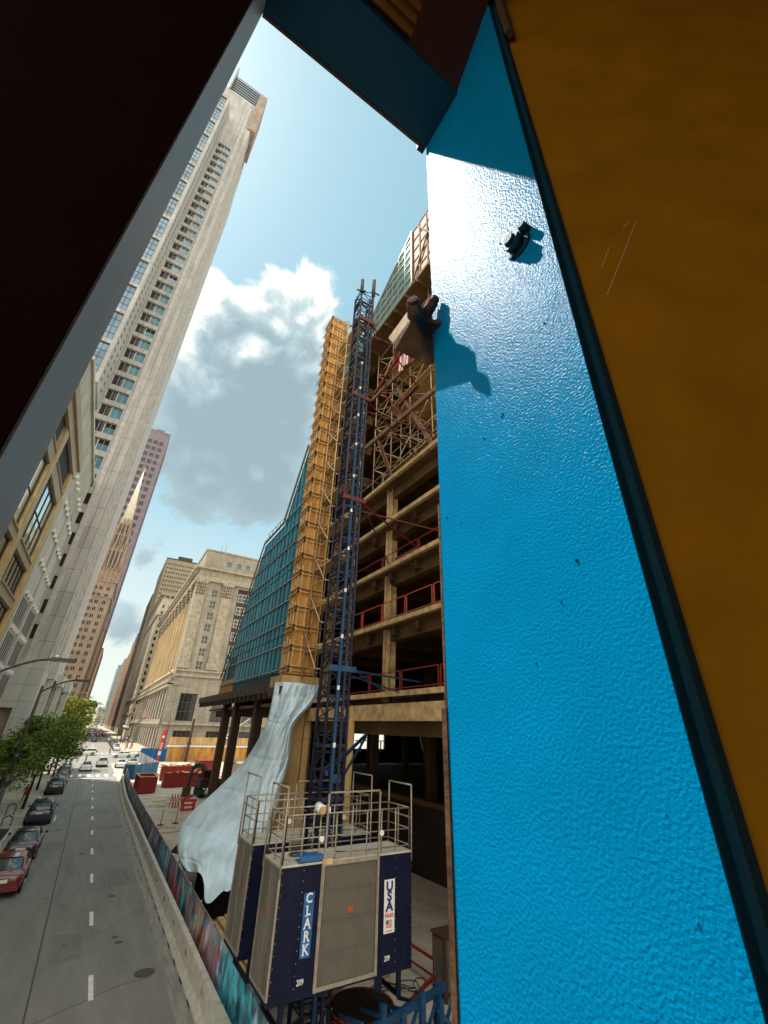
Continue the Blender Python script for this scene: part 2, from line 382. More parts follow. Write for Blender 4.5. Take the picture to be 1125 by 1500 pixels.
# ------------------------------------------------------------------ station opening (steel frame of the platform wall)
def paint(name,col,rough,peel,pscale=95.,var=.06,spec=.5,coat=.0,patch=.0):
    m,nt,b=_new(name); N=nt.nodes; L=nt.links
    g=N.new('ShaderNodeNewGeometry')
    n1=N.new('ShaderNodeTexNoise'); n1.inputs['Scale'].default_value=pscale; n1.inputs['Detail'].default_value=2.5; n1.inputs['Roughness'].default_value=.45
    n2=N.new('ShaderNodeTexNoise'); n2.inputs['Scale'].default_value=6; n2.inputs['Detail'].default_value=3
    L.new(g.outputs['Position'],n1.inputs[0]); L.new(g.outputs['Position'],n2.inputs[0])
    bp=N.new('ShaderNodeBump'); bp.inputs['Strength'].default_value=peel; bp.inputs['Distance'].default_value=.004; L.new(n1.outputs[0],bp.inputs['Height'])
    b2=N.new('ShaderNodeBump'); b2.inputs['Strength'].default_value=.25; b2.inputs['Distance'].default_value=.01; L.new(n2.outputs[0],b2.inputs['Height']); L.new(bp.outputs[0],b2.inputs['Normal'])
    L.new(b2.outputs[0],b.inputs['Normal'])
    mr=N.new('ShaderNodeMapRange'); mr.inputs[1].default_value=.3; mr.inputs[2].default_value=.7; mr.inputs[3].default_value=1-var; mr.inputs[4].default_value=1+var; L.new(n2.outputs[0],mr.inputs[0])
    mx=N.new('ShaderNodeMix'); mx.data_type='RGBA'; mx.blend_type='MULTIPLY'; mx.inputs['Factor'].default_value=1; mx.inputs[6].default_value=(*col,1); L.new(mr.outputs[0],mx.inputs[7]); L.new(mx.outputs[2],b.inputs['Base Color'])
    b.inputs['Roughness'].default_value=rough; b.inputs['Specular IOR Level'].default_value=spec
    b.inputs['Coat Weight'].default_value=coat; b.inputs['Coat Roughness'].default_value=.12
    L.new(b2.outputs[0],b.inputs['Coat Normal'])
    MATS[name]=m
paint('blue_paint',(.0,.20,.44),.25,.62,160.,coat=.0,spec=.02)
paint('beam_shaded_blue',(.001,.045,.09),.5,.3,spec=.2)  # pillar blue darkened to carry the shade on the beam
paint('shaded_blue',(.001,.035,.06),.6,.4,spec=.2)  # pillar blue darkened to carry the shade of its near edge
paint('orange_paint',(.30,.125,.003),.6,.12,60.,var=.12,spec=.12)
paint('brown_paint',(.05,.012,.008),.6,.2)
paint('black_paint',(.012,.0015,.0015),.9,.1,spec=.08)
paint('grey_blue_paint',(.42,.47,.47),.45,.25,30.,var=.3,coat=.2)
mat('scratch',(.85,.75,.55),.5)
PX=.70; Y0,Y1=.332,.84
t=thing('steel_pillar','tall glossy bright blue painted steel pillar lit by the sun, right of the opening','pillar',(PX,Y0,6.5))
MB().box(PX,PX+.16,Y0,Y1,5.2,12.4).build('pillar_face','blue_paint',t)
m=MB(); m.box(PX+.002,PX+.03,Y0-.0015,Y0-.0005,5.2,11.9); m.box(PX+.034,PX+.062,Y0-.014,Y0-.001,5.2,11.9); m.build('edge_trim','shaded_blue',t,label='edge strip with a groove, shade put into its dark blue')
MB().box(PX-.004,PX+.05,Y1+.001,Y1+.018,5.2,8.05).box(PX-.001,PX+.05,Y1+.001,Y1+.010,8.05,8.6).build('flange',['rust'],t,label='rusty flange edge')
# bolt on the blue face
bm=bmesh.new()
def hexnut(m,c,d,r,h,n=6,r2=None,ph=0.):
    c=Vector(c); d=Vector(d).normalized(); m.tube(c,c+d*h,r,n,r2)
b=MB(); c=Vector((PX,.428,9.29))
b.tube(c,c+Vector((-.008,0,0)),.042,20,.038); b.tube(c+Vector((-.008,0,0)),c+Vector((-.034,.003,.002)),.030,6); b.tube(c+Vector((-.034,.003,.002)),c+Vector((-.046,.003,.002)),.020,12,.015)
b.tube(c+Vector((-.004,-.034,.026)),c+Vector((-.03,-.036,.03)),.016,10,.012); b.tube(c+Vector((-.004,.018,-.026)),c+Vector((-.016,.02,-.028)),.010,10,.006)
b.build('bolt','shaded_blue',t,label='paint-covered bolt and nut')
# weld spatter beads and drips under the paint
b=MB()
for i in range(26):
    y=R.uniform(Y0+.03,Y1-.02); z=R.choice([R.uniform(6.9,9.4),R.uniform(7.2,8.2)]); r=R.uniform(.0015,.0042)
    p=Vector((PX-.0005,y,z)); b.tube(p,p+Vector((-r*.9,0,0)),r,8,r*.45)
    if R.random()<.3: b.tube(p+Vector((0,.005,-.006)),p+Vector((-r*.8,.005,-.006)),r*.8,7,r*.3)
b.build('weld_spatter','blue_paint',t)
# orange wall panel, near side of pillar, faces the camera
t=thing('wall_panel','large orange painted wall panel with two fine scratches, right edge of the picture','panel',(1.6,Y0,6.5))
TH=rad(40); DX,DY=math.cos(TH),-math.sin(TH)
def onp(s,k=0.): return (.765+s*DX-k*math.sin(TH),.330+s*DY-k*math.cos(TH))
MB().prism([onp(0),onp(4.),onp(4.,-.05),onp(0,-.05)],'z',5.2,11.88).build('panel_face','orange_paint',t)
SCR=[(.198,9.282,.062,8.99,.0016),(.107,9.182,.069,9.095,.0008),(.18,9.286,.16,9.264,.0008)]
s=MB()
def scr(p,q,w): s.bar(p,q,w,.0008)
ys=Y0-.0344
def on_panel(px,py):  # measured on the panel
    return (px,ys,py)
for s0,z0,s1,z1,w_ in SCR: scr((*onp(s0,.0006),z0),(*onp(s1,.0006),z1),w_)
s.build('scratch','scratch',t)
s=MB()
for i in range(18):
    q=R.uniform(.05,.7); z=R.uniform(7.6,10.4); r=R.uniform(.001,.003); p0=Vector((*onp(q,0.),z)); p1=Vector((*onp(q,r*.8),z)); s.tube(p0,p1,r,8,r*.5)
s.build('paint_nib','orange_paint',t)
MB().box(PX+.03,PX+.066,Y0-.05,Y0-.0205,10.75,11.9).build('corner_strip','rust',t)
paint('deck_paint',(.20,.075,.006),.5,.1)
# beam over the opening
t=thing('overhead_beam','steel beam crossing over the top of the opening, its blue darkened for shade','beam',(0,.71,10.8))
MB().box(-.3,PX-.001,.583,.84,10.80,10.869).build('beam_box',['beam_shaded_blue'],t)
MB().box(-.2,.66,.842,.856,10.795,10.83).build('drip_edge',['steel_brown'],t)
MB().box(.66,.70,.842,.875,10.80,10.9).build('end_plate',['shaded_blue'],t)
# ceiling behind the beam: corrugated deck and a painted fascia
t=thing('platform_canopy','dark brown canopy ceiling with an orange corrugated deck above the beam','ceiling',(0,-1.5,11.6))
def slp(y): return 10.835+(.583-y)*1.25
c=MB(); y=.575
while y>-.25:
    c.prism([(y,slp(y)+.03),(y-.012,slp(y-.012)-.001),(y-.026,slp(y-.026)-.001),(y-.034,slp(y-.034)+.03)],'x',-3.2,.404); y-=.034
c.build('corrugated_deck','deck_paint',t)
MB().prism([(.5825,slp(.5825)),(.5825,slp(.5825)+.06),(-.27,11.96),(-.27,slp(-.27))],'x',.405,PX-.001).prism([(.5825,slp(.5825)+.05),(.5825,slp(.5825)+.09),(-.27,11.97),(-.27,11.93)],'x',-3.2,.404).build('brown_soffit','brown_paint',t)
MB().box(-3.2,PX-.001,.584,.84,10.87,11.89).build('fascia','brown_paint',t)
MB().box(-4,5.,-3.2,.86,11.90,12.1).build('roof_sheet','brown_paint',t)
t=thing('rear_light_block','unseen wall added behind the camera to dim the near frame','wall',(1,-3.2,6.5)); MB().box(-4,5.,-3.35,-3.2,6.4,11.9).build('blocker_board','orange_paint',t)  # unseen wall, added to keep sky light off the near frame
mat('jamb_reflection',(.44,.38,.31),.45,col2=(.46,.52,.54),scale=1.6,stretch=(2,2,.3),bump=.03,bscale=25,spec=.3)  # warm and bluish streaks in the colour stand for reflections on the jamb
# left jamb
t=thing('door_panel','very dark panel edge with a blue-grey side streaked with painted reflections, close on the left','panel',(-1.2,.7,6.5))
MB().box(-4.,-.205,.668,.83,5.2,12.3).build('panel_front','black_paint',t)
MB().box(-.2045,-.2,.672,.842,5.2,11.6).build('panel_edge','jamb_reflection',t)
# platform floor behind the wall
m=MB().box(-4,4.4,-3.2,.95,6.2,6.4); o=m.build('platform_floor','concrete'); o['kind']='structure'
# rusty clamp on the outer side of the pillar
t=thing('beam_clamp','rusty steel clamp bracket jutting from the left edge of the blue pillar','clamp',(.68,.9,9.3))
def hull(pts,name,mats,parent=None,bev=.004):
    bm=bmesh.new()
    for p in pts: bm.verts.new(p)
    r=bmesh.ops.convex_hull(bm,input=bm.verts)
    for g in r['geom_interior']:
        if isinstance(g,bmesh.types.BMVert): bm.verts.remove(g)
    loose=[v for v in bm.verts if not v.link_faces]
    for v in loose: bm.verts.remove(v)
    if bev: bmesh.ops.bevel(bm,geom=bm.edges[:],offset=bev,segments=2,affect='EDGES')
    me=bpy.data.meshes.new(name); bm.to_mesh(me); bm.free()
    for x in (mats if isinstance(mats,list) else [mats]): me.materials.append(MATS[x])
    o=bpy.data.objects.new(name,me); COL.objects.link(o)
    if parent: attach(o,parent); o.location=-world_loc(parent)
    return o
F_=[(0.6024,0.97,9.3422),(0.6094,0.965,9.3077),(0.7202,0.9,9.2307),(0.7382,0.885,9.2387),(0.7255,0.865,9.3224),(0.6295,0.805,9.378),(0.5749,0.79,9.288)]
hull(F_+[(x+.009,y+.017,z+.056) for x,y,z in F_],'clamp_body','rust',t,bev=.003)
o2=Vector((.001,.035,.050)); e0,e1=Vector(F_[0]),Vector(F_[6]); up_=Vector((-.003,-.004,.009))
hull([e0+up_,e1+up_,e0+up_*.1,e1+up_*.1,e0+o2+up_*1.6,e1+o2+up_*1.6,e0+o2+up_,e1+o2+up_],'clamp_lit_edge','sunlit_tan',t,bev=.001)  # added plate, its tan colour stands for sunlight on the clamp's upper edge
b=MB(); b.tube((.6545,.928,9.312),(.652,.921,9.309),.012,12); b.tube((.70,.905,9.26),(.695,.895,9.257),.014,6); b.bar((.625,.83,9.30),(.70,.885,9.25),.006,.012); b.build('clamp_rivet','tube_steel',t)
b=MB(); b.tube((.615,.835,9.375),(.577,.80,9.378),.026,16); b.tube((.577,.80,9.378),(.568,.792,9.379),.020,16); b.tube((.575,.80,9.30),(.557,.772,9.285),.020,14); b.build('clamp_knob','rust',t)
b=MB(); b.tube((.66,.84,9.40),(.672,.805,9.45),.024,6); b.tube((.672,.805,9.45),(.678,.79,9.468),.017,10); b.tube((.655,.85,9.385),(.66,.84,9.40),.024,14); b.build('clamp_bolt','rust',t)
b=MB(); b.bar((.655,.84,9.39),(.72,.86,9.33),.022,.03); b.bar((.66,.83,9.36),(.70,.80,9.34),.02,.02); b.build('clamp_arm','rust',t)
# ------------------------------------------------------------------ ground, roads
struct(MB().box(-1500,1500,-200,3000,-1.0,-.03),'ground',['concrete'])
road=MB(); road.box(-2.65,5.6,-60,100,-.02,.0); road.box(-2.65,9.5,100,1600,-.02,.0); struct(road,'road',['asphalt'])
struct(MB().box(-120,-2.66,101,160,-.025,-.004).box(9.51,160,101,160,-.025,-.004),'cross_street',['asphalt'])
sw=MB(); sw.box(-11,-2.66,-60,100,-.02,.14); sw.box(-9.5,-2.66,165,1600,-.02,.14); struct(sw,'sidewalk',['concrete_warm'])
sw=MB(); sw.box(10.2,19.5,165,1600,-.02,.14); struct(sw,'far_sidewalk',['concrete_warm'])
struct(MB().box(-90,-9.51,166,262,-.02,.15),'plaza',['concrete_warm'])
sg=MB()
nx,ny=60,120
vs=[]; 
for j in range(ny+1):
    for i in range(nx+1):
        x=5.6+60*i/nx; y=-20+140*j/ny
        vs.append((x,y,.01+.05*math.sin(x*1.1+y*.7)*math.sin(y*.9-x*.4)+.03*R.random()))
sg.add(vs,[(j*(nx+1)+i,j*(nx+1)+i+1,(j+1)*(nx+1)+i+1,(j+1)*(nx+1)+i) for j in range(ny) for i in range(nx)],0,True)
struct(sg,'site_ground',['site_dirt'])
mk=MB()
for k in range(-2,14):
    y=21.22+6.47*k; mk.box(2.27,2.42,y,y+1.75,.002,.006)
for k in range(6): mk.box(2.27,2.42,168+9*k,172+9*k,.002,.006)
for i in range(8): mk.box(-2.2+1.25*i,-1.7+1.25*i,92.5,96.,.002,.006)
for i in range(9): mk.box(-2.2+1.3*i,-1.7+1.3*i,153,157.,.002,.006)
mk.box(-2.6,5.4,89.6,90.0,.002,.006); mk.box(-.62,-.52,54,57,.002,.006)
struct(mk,'lane_markings',['paint_white'])
pt=MB(); pt.box(.6,.66,16,88,.001,.004); pt.box(-2.6,.6,56.5,56.6,.001,.0035); pt.box(.66,5.0,57.2,57.28,.001,.0035); pt.tube((4.0,22.3,.001),(4.0,22.3,.005),.35,20); pt.tube((3.2,26.,.001),(3.2,26.,.004),.12,12)
mat('asphalt_seal',(.07,.065,.06),.8); struct(pt,'road_seams',['asphalt_seal'])
pp_=MB(); rr=random.Random(41)
for (x0,x1,y0,y1) in ((1.0,2.0,24.5,27.2),(3.1,4.2,33,36.5),(-.6,.5,43,45.5),(2.6,4.6,49,50.2),(.9,2.1,62,66),(3.2,4.4,71,74)): pp_.box(x0,x1,y0,y1,.0008,.0028)
mat('asphalt_patch',(.185,.178,.158),.9,var=.1,scale=3,bump=.4,bscale=60); struct(pp_,'road_patches',['asphalt_patch'])
ck=MB()
for k in range(16):
    p=Vector((rr.uniform(-.6,4.6),rr.uniform(15,80),.003)); a=rr.choice((0,1.57,1.4,.2))+rr.uniform(-.3,.3)
    for q in range(rr.randint(3,8)):
        n_=p+Vector((math.cos(a)*.5,math.sin(a)*.5,0)); ck.bar(p,n_,.022,.002); p=n_; a+=rr.uniform(-.5,.5)
ck.bar((.9,20.6,.003),(3.2,21.8,.003),.03,.002); ck.bar((3.2,21.8,.003),(4.2,21.9,.003),.03,.002)
for k in range(14):
    x=rr.choice((.0,1.6,3.3))+rr.uniform(-.3,.3); y=rr.uniform(15,85); r=rr.uniform(.06,.2); ck.tube((x,y,.001),(x,y,.0036),r,12)
struct(ck,'road_cracks',['asphalt_seal'])
gt=MB(); gt.box(4.55,5.0,14,62,.001,.005); mat('gutter',(.24,.23,.20),.9,var=.2,scale=2,stretch=(3,.3,1)); struct(gt,'gutter',['gutter'])
# ------------------------------------------------------------------ LEFT: gold framed office
t=thing('office_building','beige office building with gold metal window frames and mirrored glass, nearest on the left','building',(-8,35,0))
X=-8
holes=[]; 
bays=[(16.2,25.4),(26.6,35.6),(37.,43.35)]
for a,b in bays: holes+=[(a,b,26.15,28.4),(a,b,19.5,24.95),(a,b,16.4,18.7),(a,b,10.,15.6),(a,b,3.4,8.6)]
w=MB(); w.wall('x+',X,12,44.85,0,28.4,holes,.16); w.wall('y+',44.85,-30,X,0,30.2); w.wall('y-',12,-30,X,0,30.2)
w.box(-30,X-.9,12.1,44.8,0,28.3); w.build('wall','gold_panel',t)
c=MB(); c.box(-30,X+.25,12,44.9,28.4,29.4); c.box(-30,X+.45,12,45.1,29.4,30.3); c.build('cornice','gold_panel',t)
mu=MB()
for y0,y1 in ((35.62,36.98),(43.37,44.83),(25.42,26.58)):
    mu.box(X+.01,X+.2,y0+.25,y1-.25,0,28.38); mu.box(X+.01,X+.14,y0,y0+.22,0,28.38)
mu.build('mullion','gold_metal',t)
for a,b in bays:
    for z0,z1 in ((24.95,26.15),(18.7,19.5),(15.6,16.4)):
        f=MB(); f.box(X+.005,X+.10,a,b,z0+.05,z1-.05); f.box(X+.005,X+.2,a,b,z1-.12,z1); f.build('spandrel','gold_panel',t)
    lv=MB()
    for i in range(int((b-a)/.42)): lv.box(X-.14,X-.02,a+.42*i+.1,a+.42*i+.2,26.16,28.38)
    lv.box(X-.158,X-.15,a,b,26.16,28.39,1); lv.build('louver',['frame_dark','white_metal'],t)
    for z0,z1,cols,rows,gl in ((19.5,24.95,4,2,'glass_mirror'),(16.4,18.7,5,1,'glass_dark'),(10,15.6,4,2,'glass_dark'),(3.4,8.6,4,2,'glass_dark')):
        put('window',win_mesh('x+',b-a,z1-z0,cols,rows,'frame_dark',gl,.13,.08),(X,a,z0),t)
# ------------------------------------------------------------------ LEFT: grey garage with bracket lights
XB=-10.8
t=thing('parking_garage','grey ribbed concrete building with rows of small white brackets, between gold office and tower','building',(XB,60,0))
w=MB(); w.wall('x+',XB,44.9,75.95,0,43.); w.wall('y-',44.9,-30,XB,30.3,43.); w.box(-30,XB-.1,44.95,75.9,42.6,43.3)
for i in range(70):
    y=45.2+.44*i; w.box(XB+.001,XB+.09,y,y+.2,34.5,42.9)
w.box(XB,XB+.35,44.9,75.95,42.9,43.4)
for k in range(8):
    z=5.6+3.95*k; w.box(XB+.001,XB+.18,44.9,75.95,z-.22,z)
for y in (46,53.5,61,68.5,75.6): w.box(XB+.0012,XB+.24,y-.45,y+.3,0,34.5)
w.build('wall','grey_concrete',t)
sl_=MB(); bk=MB(); me_s=None
for k in range(8):
    for g in range(4):
        for q in range(6):
            y=47.0+7.5*g+1.0*q
            if me_s is None:
                me_s=MB().box(0,.06,0,.30,0,2.9).mesh('louver_slot',['frame_dark']); me_b=MB().box(0,.34,0,.35,0,.42).mesh('bracket',['white_metal'])
            if len([1 for c_ in t.children if c_.name.startswith('louver_slot')])<98: put('louver_slot',me_s,(XB+.002,y,5.9+3.95*k),t)
            if q%2==0 and len([1 for c_ in t.children if c_.name.startswith('bracket')])<98: put('bracket',me_b,(XB+.10,y+.1,9.0+3.95*k),t)
# ------------------------------------------------------------------ LEFT: tower
t=thing('skyscraper','very tall beige stone tower with glass bay and rows of four-pane windows, left','skyscraper',(-8,76,0))
XR=-7.5; YT=76
hol=[]; small=[]
for k in range(0,7): small.append((-10.85,-10.12,round(17.8+3.53*k,3),round(19.8+3.53*k,3)))
for k in range(7,40): hol.append((-13.95,-10.5,round(17.4+3.53*k,3),round(19.85+3.53*k,3)))
upper=[]
w=MB(); w.wall('y-',YT,-56,XR,14.2,189,hol+small,.5)
w.wall('y+',98.6,-56,XR,0,189); 
w.box(-55,XR-.8,76.8,98,188.3,189)
w.build('wall','tower_stone',t)
rb=MB(); rb.wall('x+',XR,76,98.6,14.2,189)
for i in range(11):
    y=76.6+2.05*i; rb.box(XR-.02,XR+.16+.14*(i%2),y,y+.9,14.2,186-5*(i//4))
rb.box(XR,XR+.55,87,92,14.2,176); rb.box(XR+.3,XR+.62,92,98.6,14.2,165)
rb.build('ribbed_wall','tower_rib',t)
MB().wall('x-',-56,76,98.6,0,189).build('rear_wall','tower_stone',t)
for h in hol:
    xm=(h[0]+h[1])/2; wl=win_mesh('y-',round(xm-h[0],3),h[3]-h[2],2,1,'frame_white','glass_dark',.4,.06); wr_=win_mesh('y-',round(xm-h[0],3),h[3]-h[2],2,1,'frame_white','glass_teal' if h[2]<95 else 'glass_blue',.4,.06,'interior_dark' if R.random()<.12 else None)
    put('window',wl,(h[0],YT,h[2]),t); put('window',wr_,(xm,YT,h[2]),t)
for h in small: put('vent',win_mesh('y-',h[1]-h[0],h[3]-h[2],1,1,'frame_dark','glass_dark',.4,.04),(h[0],YT,h[2]),t)
# reveal piers: two proud bands beside the windows
MB().box(-10.05,-9.35,YT-.22,YT-.001,14.2,186).build('pier','tower_rib',t)
MB().box(XR-1.1,XR+.02,YT-.18,YT-.001,14.2,178).build('pier','tower_stone',t)
# glass bay
bx=-14.1; by=68.
bay=MB(); gh=[]
nb=14; z0=58.; zs=7.6
for i in range(nb):
    gh.append((-17.6,-14.75,round(z0+zs*i+.6,2),round(z0+zs*(i+1)-.25,2))); gh.append((-24,-18.2,round(z0+zs*i+.6,2),round(z0+zs*(i+1)-.25,2)))
ztop=z0+zs*nb
bay.wall('y-',by,-25,bx,z0-1.2,ztop,gh,.35); bay.wall('x+',bx,by,YT,z0-1.2,ztop); bay.add([(-25,by,z0-1.2),(bx,by,z0-1.2),(bx,YT,z0-1.2),(-25,YT,z0-1.2)],[(0,3,2,1)])
bay.add([(-25,by,ztop),(bx,by,ztop),(bx,YT,ztop+9),(-25,YT,ztop+9)],[(0,1,2,3)])
bay.add([(bx,by,ztop),(bx,YT,ztop),(bx,YT,ztop+9)],[(0,1,2)])
bay.build('glass_bay_wall','tower_stone',t)
for h in gh: put('window',win_mesh('y-',h[1]-h[0],h[3]-h[2],3 if h[0]>-18 else 6,4,'frame_dark','glass_blue',.3,.12),(h[0],by,h[2]),t)
dots=MB()
for i in range(60): 
    for j in (0,1): dots.box(bx-.02,bx+.035,69.2+3.2*j,69.9+3.2*j,z0+1.75*i+.4,z0+1.75*i+1.0)
dots.build('bay_vent','frame_dark',t)
# face below the bay: teal glass inset and cladding
lg=MB()
for i in range(4): lg.box(-18.5+.001*i,-14.3,YT-3.+.3*i,YT-.01,44+2.6*i,46.2+2.6*i)
lg.build('lower_cladding','tower_rib',t)
put('window',win_mesh('y-',2.6,8.2,3,4,'frame_white','glass_teal',.02,.08),(-17.2,YT-3.25,45),t)
# crown
cr_=MB(); 
for i in range(6): cr_.box(-17.,-8.6,YT-.3,YT,189.4+1.55*i,190.0+1.55*i)
cr_.box(-17.,-8.6,YT-.35,YT-.3,198.2,198.7); cr_.build('roof_louver','frame_dark',t)
MB().box(-17.,-8.6,YT+3,YT+3.3,189,196.3).build('roof_screen','white_metal',t)
MB().box(-17.3,-16.9,YT-.4,YT+6,189,205).build('roof_fin','tower_stone',t)
w=MB(); w.box(-8.6,-6.2,YT-.5,YT+9,173,198.5); w.build('roof_block','tower_brown',t)
mast=MB(); mast.tube((-7,78,198.5),(-7,78,202),.08,6); mast.build('antenna','frame_dark',t)
# base
b=MB(); b.wall('y-',YT-.6,-20,XR+.1,0,14.6,[(-20,-9.2,4.5,9.2)],.8); b.wall('x+',XR+.1,YT-.6,82,0,14.6); b.box(-20,XR+.1,YT-.6,YT,14.6,15.0)
b.build('base_wall','tower_base',t)
MB().box(-20,-9.2,YT+.15,YT+.3,4.5,9.2).build('base_recess','tower_brown',t)
b=MB()
for i,(dx,z1) in enumerate(((0,14.9),(.9,14.2),(1.8,13.6))):
    x=XR+.1+dx; b.box(x,x+.9,82+4.5*i,98,z1-1.6,z1); 
    b.box(x+.25,x+.85,82.3+4.5*i,83.2+4.5*i,0,z1-1.6); b.box(x+.25,x+.85,88+3*i,88.9+3*i,0,z1-1.6); b.box(x+.1,x+.7,96,96.9,0,z1-1.6)
b.build('canopy','tower_base',t)
MB().box(XR-.1,XR+.05,82,98.5,0,13.3).build('lobby_wall','gold_panel',t)
# ------------------------------------------------------------------ LEFT far: church skyscraper with spire
t=thing('church_skyscraper','brown stone skyscraper topped by gothic tower and pale pointed spire','skyscraper',(-14,268,0))
YC=268
holes=[]
for i,x in enumerate((-18.9,-16.4,-12.9)):
    for k in range(19): 
        for q in (0,1): holes.append((round(x+.85*q,2),round(x+.62+.85*q,2),round(3.5+3.75*k,2),round(5.4+3.75*k,2)))
w=MB(); w.wall('y-',YC,-30,-9.4,0,76,holes,.3); hx=[(270+4.2*i,271.3+4.2*i,3.5+3.75*k,5.4+3.75*k) for i in range(9) for k in range(18)]
hx=[tuple(round(a,2) for a in h) for h in hx]
w.wall('x+',-9.4,YC,310,0,76,hx,.3); w.box(-30,-9.5,YC+.5,310,75.5,76); w.build('wall','temple_stone',t)
windows(t,'y-',YC,holes,1,2,'frame_dark','glass_dark',.2,.06,limit=99)
windows(t,'x+',-9.4,hx,1,2,'frame_dark','glass_dark',.2,.06,limit=0)
c=MB()
for z in (12,67,75.6): c.box(-30,-9.0,YC-.4,310,z,z+.5)
c.build('cornice','temple_trim',t)
g=MB(); rr=random.Random(5)
def stage(x0,x1,y0,y1,z0,z1,n,proud):
    g.box(x0,x1,y0,y1,z0,z1)
    for i in range(n+1):
        x=x0+(x1-x0)*i/n; g.box(x-.35,x+.35,y0-proud,y0,z0,z1+1.6); g.tube((x,y0-proud/2,z1+1.6),(x,y0-proud/2,z1+4.2),.38,4,.02)
        y=y0+(y1-y0)*i/n; g.box(x1,x1+proud,y-.35,y+.35,z0,z1+1.6); g.tube((x1+proud/2,y,z1+1.6),(x1+proud/2,y,z1+4.2),.38,4,.02)
stage(-19.6,-9.3,268.5,282,76,82,5,.5); stage(-18.8,-10.2,269.5,280,82,96,4,.7); stage(-18.4,-11.2,270,278,96,105,3,.7); stage(-17.8,-12.2,270.8,277,105,112,3,.6)
g.build('gothic_tower','temple_trim',t)
v=MB()
for k,(x0,x1,y,z0,z1) in enumerate(((-18.2,-11,269.4,84,94),(-17.8,-11.8,269.9,97,104),(-17.2,-12.8,270.7,106,111))):
    for i in range(4):
        x=x0+(x1-x0)*(i+.28)/4; v.box(x,x+.8,y-.06,y+.1,z0,z1)
v.build('lancet_window','frame_dark',t)
s=MB(); s.tube((-15.,274,112),(-15.,274,151),3.0,8,.12); s.tube((-15,274,151),(-15,274,154),.08,4); s.box(-15.7,-14.3,273.9,274.1,152.2,152.5)
for k in range(8):
    a=k*math.pi/4; s.box(-15+2.0*math.cos(a)-.3,-15+2.0*math.cos(a)+.3,274+2.0*math.sin(a)-.3,274+2.0*math.sin(a)+.3,124,125.6)
s.build('spire','spire_white',t)
# ------------------------------------------------------------------ far buildings
def block(name,label,cat,side,xf,y0,y1,h,wd,m,fy=(2.2,1.1,3.6,1.9),fx=None,gl='glass_dark',ribs=0,roofm='dark_metal',cols=1,extra=None,fr='frame_dark',margin=1.2,group=None):
    """side 'L': block left of the street, street face x=xf facing +x. side 'R': street face x=xf facing -x. fy=(step,width,zstep,height)"""
    t=thing(name,label,cat,(xf,y0,0),group)
    x0,x1=(xf-wd,xf) if side=='L' else (xf,xf+wd)
    st,ww,zs,hh=fy
    n=max(1,int((wd-2*margin)/st)); nz=int((h-6)/zs)
    hy=grid_holes(x0+margin,st,n,ww,5.,zs,nz,hh)
    # keep only the part of the front the street can see
    hy=[q for q in hy if (q[1]>x1-14 if side=='L' else q[0]<x0+26)]
    st2,w2,zs2,h2=fx or fy
    n2=max(1,int((y1-y0-2*margin)/st2)); hx=grid_holes(y0+margin,st2,n2,w2,5.,zs2,int((h-6)/zs2),h2)
    w=MB(); w.wall('y-',y0,x0,x1,0,h,hy,.3); k='x+' if side=='L' else 'x-'
    w.wall(k,xf,y0,y1,0,h,hx,.3); w.wall('y+',y1,x0,x1,0,h); w.wall('x-' if side=='L' else 'x+',x0 if side=='L' else x1,y0,y1,0,h)
    w.box(x0+.2,x1-.2,y0+.2,y1-.2,h-.5,h-.02)
    if ribs:
        s_=1 if side=='L' else -1
        for i in range(n2+1):
            y=y0+margin-.5*(st2-w2)+st2*i; a,b=sorted((xf+.001*s_,xf+ribs*s_)); w.box(a,b,y-.25,y+.25,4,h)
    w.build('wall',m,t)
    windows(t,'y-',y0,hy,cols,1,fr,gl,.25,.06,limit=70); windows(t,k,xf,hx,cols,1,fr,gl,.25,.06,limit=28)
    c=MB(); c.box(x0-.3,x1+.3,y0-.3,y1+.3,h,h+.9); c.box(x0+wd*.3,x1-wd*.3,y0+3,y1-3,h+.9,h+5); c.build('roof',m if roofm is None else roofm,t)
    return t
block('purple_tower','tall mauve granite tower with deep square windows behind the spire','skyscraper','L',-10.4,380,430,250,17,'purple_stone',fy=(4.7,3.3,7.0,3.9),gl='glass_dark',ribs=.5,roofm='purple_stone')
block('brown_office','narrow brown office block beyond the church tower, dark end wall','building','L',-9.6,318,372,58,18,'pink_stone',ribs=.4)
block('far_brown_tower','slim brown tower standing last on the left side of the street','building','L',-9.8,470,540,66,14,'pink_stone',ribs=.6)
block('plain_office','flat-topped beige office far down the left side','building','L',-12,560,700,48,20,'grey_stone')
block('beige_tower','tall beige office tower with horizontal window lines behind the court house','skyscraper','R',17.6,402,475,139,30,'beige_lines',fy=(2.1,1.25,3.9,1.5),fx=(2.4,1.5,3.9,1.5),gl='glass_dark',ribs=.35)
tt=block('terracotta_office','ornate pale office building with rounded cornice, right behind the court house','building','R',17.3,308,400,82,30,'white_terra',fy=(3.3,1.3,4.1,2.2),fx=(3.6,1.3,4.1,2.2))
c=MB()
for z,p in ((82.9,1.2),(83.6,1.6),(70,.7),(20,.8),(12,.5)): c.box(17.3-p,47,308-p,400,z,z+.7)
for i in range(30): c.box(16.3,17.3,309+3*i,309.9+3*i,81.2,82.8); 
for i in range(10): c.box(18+3*i,18.9+3*i,307,308,81.2,82.8)
c.build('cornice','hall_trim',tt)
block('bronze_tower','slim dark bronze tower with pale stripes on the right side','skyscraper','R',17.2,482,548,124,24,'dark_bronze',fy=(3,2.4,4,1.8),fx=(3,2.4,4,2.2),gl='glass_blue',ribs=.3)
block('pink_tower','pinkish brick tower beyond the bronze one','building','R',16.9,556,640,96,24,'pink_stone',ribs=.4)
